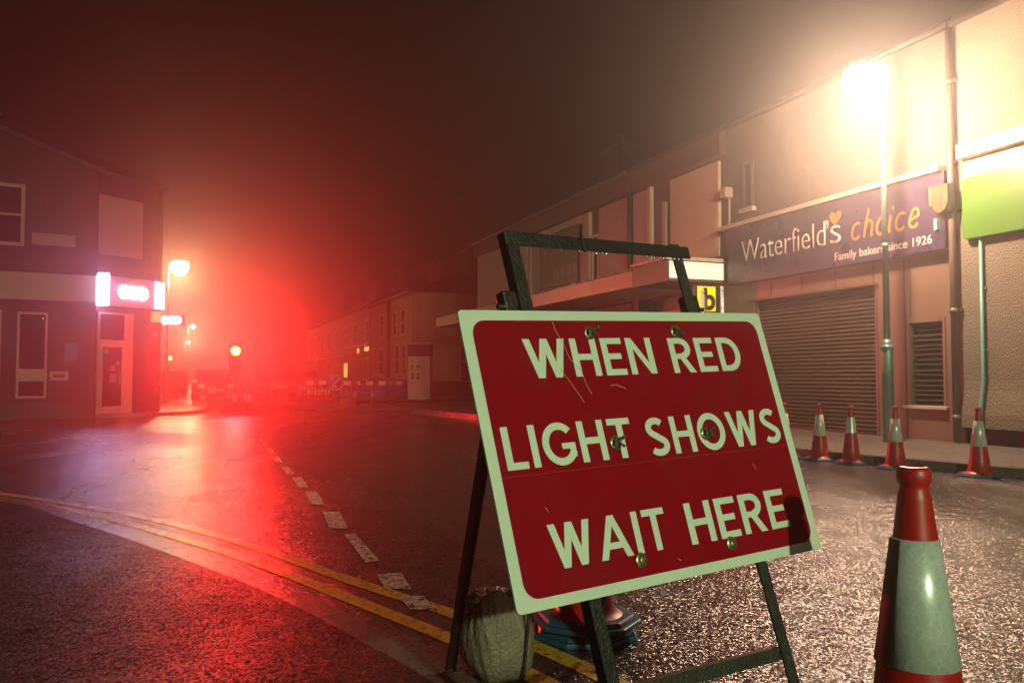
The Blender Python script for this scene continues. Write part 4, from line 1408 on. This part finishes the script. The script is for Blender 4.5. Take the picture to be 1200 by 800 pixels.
def rrect(u0, u1, v0, v1, r, n=6):
    pts = []
    for cx, cy, a in ((u1 - r, v0 + r, -90), (u1 - r, v1 - r, 0), (u0 + r, v1 - r, 90), (u0 + r, v0 + r, 180)):
        for i in range(n + 1):
            t = math.radians(a + 90 * i / n)
            pts.append((cx + r * math.cos(t), cy + r * math.sin(t)))
    return pts


W_, H_ = 1.056, 0.7181
pl = rrect(0, W_, 0, H_, 0.012)
n = len(pl)
mb = MB().add([S(u, v, 0) for u, v in pl] + [S(u, v, -0.006) for u, v in pl],
              [tuple(range(n)), tuple(reversed(range(n, 2 * n)))] + [((k + 1) % n, k, n + k, n + (k + 1) % n) for k in range(n)])
board = mb.build('board', M['sign_white'], sg)
pl = rrect(0.0295, W_ - 0.029, 0.026, H_ - 0.026, 0.038)
MB().add([S(u, v, 0.0008) for u, v in pl], [tuple(reversed(range(n)))]).build('red_panel', M['sign_red'], board, fix=False)

T_ = 0.175
quad = lambda *p: ('poly', list(p))


def ring_arc(cx, cy, rx, ry, a0, a1, n=18):
    o = arc(cx, cy, rx, ry, a0, a1, n)
    i = arc(cx, cy, rx - T_, ry - T_, a0, a1, n)
    return ('strip', o, i)


def box_(x0, x1, y0, y1):
    return quad((x0, y0), (x1, y0), (x1, y1), (x0, y1))


GL = {
    'W': (1.09, [quad((0, 1), (0.185, 1), (0.41, 0), (0.235, 0)), quad((0.455, 1), (0.635, 1), (0.41, 0), (0.235, 0)),
                 quad((0.455, 1), (0.635, 1), (0.86, 0), (0.68, 0)), quad((0.905, 1), (1.09, 1), (0.86, 0), (0.68, 0))]),
    'H': (0.72, [box_(0, T_, 0, 1), box_(0.72 - T_, 0.72, 0, 1), box_(T_, 0.72 - T_, 0.43, 0.43 + 0.16)]),
    'E': (0.60, [box_(0, T_, 0, 1), box_(T_, 0.60, 0, 0.16), box_(T_, 0.60, 0.84, 1), box_(T_, 0.53, 0.43, 0.585)]),
    'N': (0.76, [box_(0, T_, 0, 1), box_(0.76 - T_, 0.76, 0, 1), quad((T_, 1), (T_, 0.70), (0.76 - T_, 0), (0.76 - T_, 0.30))]),
    'R': (0.70, [box_(0, T_, 0, 1), box_(T_, 0.36, 0.84, 1), box_(T_, 0.40, 0.40, 0.55), ring_arc(0.36, 0.70, 0.30, 0.30, -90, 90),
                 quad((0.28, 0.40), (0.46, 0.42), (0.70, 0), (0.50, 0))]),
    'D': (0.74, [box_(0, T_, 0, 1), box_(T_, 0.33, 0, 0.165), box_(T_, 0.33, 0.835, 1), ring_arc(0.32, 0.5, 0.42, 0.5, -90, 90)]),
    'L': (0.54, [box_(0, T_, 0, 1), box_(T_, 0.54, 0, 0.165)]),
    'I': (T_, [box_(0, T_, 0, 1)]),
    'G': (0.86, [ring_arc(0.46, 0.5, 0.46, 0.515, 42, 335, 26), box_(0.50, 0.86, 0.37, 0.51), box_(0.70, 0.86, 0.17, 0.37)]),
    'T': (0.66, [box_(0.33 - T_ / 2, 0.33 + T_ / 2, 0, 0.84), box_(0, 0.66, 0.84, 1)]),
    'O': (0.94, [ring_arc(0.47, 0.5, 0.47, 0.515, 0, 360, 36)]),
    'A': (0.90, [quad((0, 0), (0.185, 0), (0.54, 1), (0.36, 1)), quad((0.90, 0), (0.715, 0), (0.36, 1), (0.54, 1)), box_(0.22, 0.68, 0.22, 0.37)]),
    'S': (0.66, []),
}
# S: two arcs joined along a centre line
s_pts = arc(0.335, 0.735, 0.225, 0.185, 35, 235, 12) + arc(0.335, 0.265, 0.245, 0.185, 62, -145, 14)
GL['S'] = (0.68, [('line', s_pts)])


def set_word(word, u0, u1, v0, v1, gap=0.13):
    w = sum(GL[c][0] for c in word) + gap * (len(word) - 1)
    kx, ky = (u1 - u0) / w, (v1 - v0)
    mbx = MB()
    x = 0.0
    idx = 0
    for c in word:
        adv, prims = GL[c]
        for p in prims:
            nz = 0.0016 + 0.00012 * (idx % 5)
            idx += 1
            pos = lambda q: S(u0 + (x + q[0]) * kx, v1 - q[1] * ky, nz)
            if p[0] == 'poly':
                mbx.add([pos(q) for q in p[1]], [tuple(range(len(p[1])))])
            elif p[0] == 'strip':
                mbx.strip([pos(q) for q in p[1]], [pos(q) for q in p[2]])
            else:
                stroke_mesh(mbx, p[1], T_, lambda a, b, k: pos((a, b)))
        x += adv + gap
    return mbx.build('lettering', M['letter'], board)


set_word('WHEN', 0.165, 0.586, 0.075, 0.177)
set_word('RED', 0.650, 0.926, 0.077, 0.178)
set_word('LIGHT', 0.050, 0.445, 0.292, 0.396)
set_word('SHOWS', 0.493, 1.010, 0.298, 0.400)
set_word('WAIT', 0.124, 0.488, 0.532, 0.637)
set_word('HERE', 0.562, 0.948, 0.532, 0.640)
# seam, scratches
MB().add([S(0.03, 0.4105, 0.0011), S(1.018, 0.4105, 0.0011), S(1.018, 0.4122, 0.0011), S(0.03, 0.4122, 0.0011)], [(3, 2, 1, 0)]).build('sheeting_seam', M['seam'], board, fix=False)
mb = MB()
for pts in ([(0.27, 0.03), (0.275, 0.055), (0.29, 0.09), (0.30, 0.13), (0.327, 0.16), (0.335, 0.20), (0.345, 0.225)],
            [(0.262, 0.155), (0.285, 0.19), (0.315, 0.245)], [(0.41, 0.205), (0.43, 0.203), (0.462, 0.215)],
            [(0.13, 0.49), (0.138, 0.503)], [(0.86, 0.45), (0.868, 0.47)], [(0.5, 0.665), (0.51, 0.672)]):
    stroke_mesh(mb, pts, 0.0016, lambda a, b, k: S(a, b, 0.0024))
mb.build('scratch', M['scratch'], board)
rb = random.Random(3)
for i, (u, v) in enumerate(((0.382, 0.060), (0.688, 0.058), (0.384, 0.355), (0.706, 0.353), (0.380, 0.652), (0.699, 0.655))):
    c = S(u, v, 0.0)
    m3 = Matrix((WN, -VN, SN)).transposed()
    bm_ = MB().lathe([(0.019, 0.001), (0.019, 0.004), (0.016, 0.006), (0.012, 0.006), (0.011, 0.013), (0.006, 0.014), (0.001, 0.014)], 18)
    bo_ = bm_.build('fixing_bolt', M['brass'], board)
    bo_.matrix_local = Matrix.Translation(c) @ m3.to_4x4()
    if i < 4:
        cl = MB().bar((-0.016, -0.004, 0.016), (0.020, 0.012 * (1 if i != 1 else -1), 0.021), 0.008, 0.005)
        cl.bar((-0.012, 0.006, 0.016), (0.012, -0.014, 0.024), 0.006, 0.004)
        cl.build('clip', M['steel_worn'], bo_)


def angle_iron(a, b, inward, w=0.036, th=0.005, nrm=SN):
    """L-section bar: one flange facing the driver, one running back"""
    a, b, inward = Vector(a), Vector(b), Vector(inward).normalized()
    d = b - a
    mbx = MB()
    mbx.obox(a, d, inward * w, -nrm * th)
    mbx.obox(a - nrm * th, d, inward * th, -nrm * (w - th))
    return mbx


FB = -0.0065
angle_iron(S(0.188, -0.215, FB), S(0.213, 1.322, FB), WN).build('leg', M['steel'], sg)
angle_iron(S(0.800, -0.215, FB), S(0.838, 1.338, FB), -WN).build('leg', M['steel_worn'], sg)
angle_iron(S(0.186, -0.219, FB + 0.001), S(0.835, -0.209, FB + 0.001), VN, 0.038).build('handle_bar', M['steel'], sg, bevel=0.002)
angle_iron(S(0.243, 0.930, FB - 0.006), S(0.797, 0.945, FB - 0.006), VN, 0.034).build('crossbar', M['steel_worn'], sg)
for v in (0.06, 0.355, 0.654):
    angle_iron(S(0.18, v - 0.015, -0.0445), S(0.86, v - 0.015, -0.0445), VN, 0.03).build('crossbar', M['steel'], sg)
# hinges and rear legs
rear = ((0.165, (-0.235, 3.10, 0.0)), (0.80, (0.30, 3.42, 0.0)))
for u, ft in rear:
    a = S(u + 0.01, -0.035, -0.045)
    b = Vector(ft) - SO
    mb = MB()
    mb.bar(a, b, 0.036, 0.006, SN)
    mb.bar(a + WN * 0.015 - SN * 0.004, b + WN * 0.015 - SN * 0.004, 0.006, 0.034, SN)
    mb.build('leg', M['steel'], sg)
    hb = MB()
    hb.obox(S(u - 0.012, -0.062, -0.02), WN * 0.05, VN * 0.09, -SN * 0.04)
    hb.build('hinge_bracket', M['steel'], sg, bevel=0.006)
    hb = MB().tube([S(u - 0.03, -0.02, -0.03), S(u + 0.055, -0.02, -0.03)], 0.007, 8)
    hb.build('hinge_pin', M['steel_worn'], sg)
ct = MB()
ct.obox(S(0.43, -0.226, 0.002), VN * 0.055, WN * 0.007, -SN * 0.006)
ct.obox(S(0.437, -0.250, 0.004), VN * 0.03 - WN * 0.008, WN * 0.006, -SN * 0.005)
ct.build('cable_tie', M['steel_worn'], sg)
for u, s_ in ((0.476, 0.0042), (0.512, 0.0032), (0.50, 0.002), (0.69, 0.003), (0.725, 0.0035), (0.768, 0.003), (0.785, 0.0028), (0.66, 0.0022), (0.42, 0.002), (0.74, 0.002), (0.36, 0.002)):
    vb = -0.219 + 0.010 * (u - 0.186) / 0.649 + 0.038
    s_ *= 1.25
    dm = MB().lathe([(0.001, -s_ * 1.3), (s_ * 0.8, -s_ * 0.8), (s_, 0), (s_ * 0.6, s_), (0.001, s_ * 1.4)], 10)
    dm.build('water_drop', M['drop'], sg, S(u, vb + s_, 0.0 + FB - 0.002))

# ------------------------------------------------------------------ sandbag
sbm = MB()
nu, nv = 96, 40
rs = random.Random(11)
ph_ = [rs.uniform(0, 6.28) for _ in range(8)]
vs, fs = [], []
for j in range(nv + 1):
    q = j / nv
    z = 0.30 * q
    r = 0.139 * (1 - (abs(q - 0.42) / 0.88) ** 2.6) if q > 0.42 else 0.139 * (1 - (abs(q - 0.42) / 0.62) ** 2.8)
    for i in range(nu):
        a = 2 * PI * i / nu
        ca, sa = math.cos(a), math.sin(a)
        big_ = mnoise.noise(Vector((ca * 1.3 + 3, sa * 1.3, q * 1.6)))
        cr = mnoise.noise(Vector((ca * 3.4 + 0.6 * q, sa * 3.4 + 7, q * 0.9)))
        cr2 = mnoise.noise(Vector((ca * 8 + q, sa * 8 + 2, q * 1.5)))
        fold = 0.026 * big_ - 0.017 * (q ** 1.8) * (1 - abs(cr)) ** 6 - 0.012 * (q ** 1.5) * (1 - abs(cr2)) ** 4 + 0.006 * cr2
        rr = r + fold
        vs.append((rr * math.cos(a) - 0.035 * q * q, rr * math.sin(a) * 0.86, z - 0.02 * math.cos(2 * a) * q ** 3 + 0.012 * math.sin(3 * a) * q ** 4))
for j in range(nv):
    for i in range(nu):
        fs.append((j * nu + i, j * nu + (i + 1) % nu, (j + 1) * nu + (i + 1) % nu, (j + 1) * nu + i))
o_ = len(vs)
vs.append((0, 0, 0.0))
vs.append((-0.025, 0, 0.255))
for i in range(nu):
    fs.append((o_, (i + 1) % nu, i))
    fs.append((o_ + 1, nv * nu + i, nv * nu + (i + 1) % nu))
sbm.add(vs, fs, True)
bag = thing('sandbag', 'grubby pale sandbag standing against the rear leg of red sign', 'sandbag', (-0.045, 3.11, 0.001), 0.3)
sbm.build('sack', M['bag'], bag)
st = MB()
pts = []
for i in range(15):
    a = -2.4 + i * 0.02
    q = i / 14
    pts.append((0.137 * math.cos(-1.15 + 0.25 * q), 0.12 * math.sin(-1.15 + 0.25 * q), 0.02 + 0.26 * q))
st.tube(pts, 0.006, 6)
st.build('strap', M['steel'], bag)

# ------------------------------------------------------------------ air
hz = MB().box(-140, 80, -35, 220, -1.0, 10.8).build('haze', None or M['dark'])
hm = bpy.data.materials.new('haze')
hm.use_nodes = True
nt = hm.node_tree
for nd in list(nt.nodes):
    if nd.type != 'OUTPUT_MATERIAL':
        nt.nodes.remove(nd)
pv = nt.nodes.new('ShaderNodeVolumePrincipled')
pv.inputs['Color'].default_value = (0.86, 0.84, 0.82, 1)
pv.inputs['Density'].default_value = 0.0118
pv.inputs['Anisotropy'].default_value = 0.86
nt.links.new(pv.outputs[0], [n_ for n_ in nt.nodes if n_.type == 'OUTPUT_MATERIAL'][0].inputs['Volume'])
try:
    hm.cycles.homogeneous_volume = True
except Exception:
    pass
hz.data.materials.clear()
hz.data.materials.append(hm)
struct(hz, 'stuff')

# ------------------------------------------------------------------ night sky
wd_ = bpy.data.worlds.new('World')
scene.world = wd_
wd_.use_nodes = True
nt = wd_.node_tree
bg = nt.nodes['Background']
sky = nt.nodes.new('ShaderNodeTexSky')
sky.sky_type = 'NISHITA'
sky.sun_disc = False
sky.sun_elevation = math.radians(-4)
sky.sun_rotation = math.radians(160)
mxs = nt.nodes.new('ShaderNodeMix')
mxs.data_type = 'RGBA'
mxs.inputs[0].default_value = 0.95
mxs.inputs[7].default_value = (0.16, 0.065, 0.04, 1)
nt.links.new(sky.outputs[0], mxs.inputs[6])
nt.links.new(mxs.outputs[2], bg.inputs['Color'])
bg.inputs['Strength'].default_value = 0.05

# ------------------------------------------------------------------ render
scene.render.engine = 'CYCLES'
cy = scene.cycles
cy.use_denoising = True
try:
    cy.denoiser = 'OPENIMAGEDENOISE'
    cy.denoising_input_passes = 'RGB_ALBEDO_NORMAL'
except Exception:
    pass
cy.max_bounces = 6
cy.diffuse_bounces = 2
cy.glossy_bounces = 3
cy.volume_bounces = 0
cy.transparent_max_bounces = 8
cy.sample_clamp_indirect = 6
cy.sample_clamp_direct = 40
cy.use_adaptive_sampling = False
vs_ = scene.view_settings
vs_.view_transform = 'Standard'
vs_.look = 'None'
vs_.exposure = 0.0
vs_.gamma = 1.0
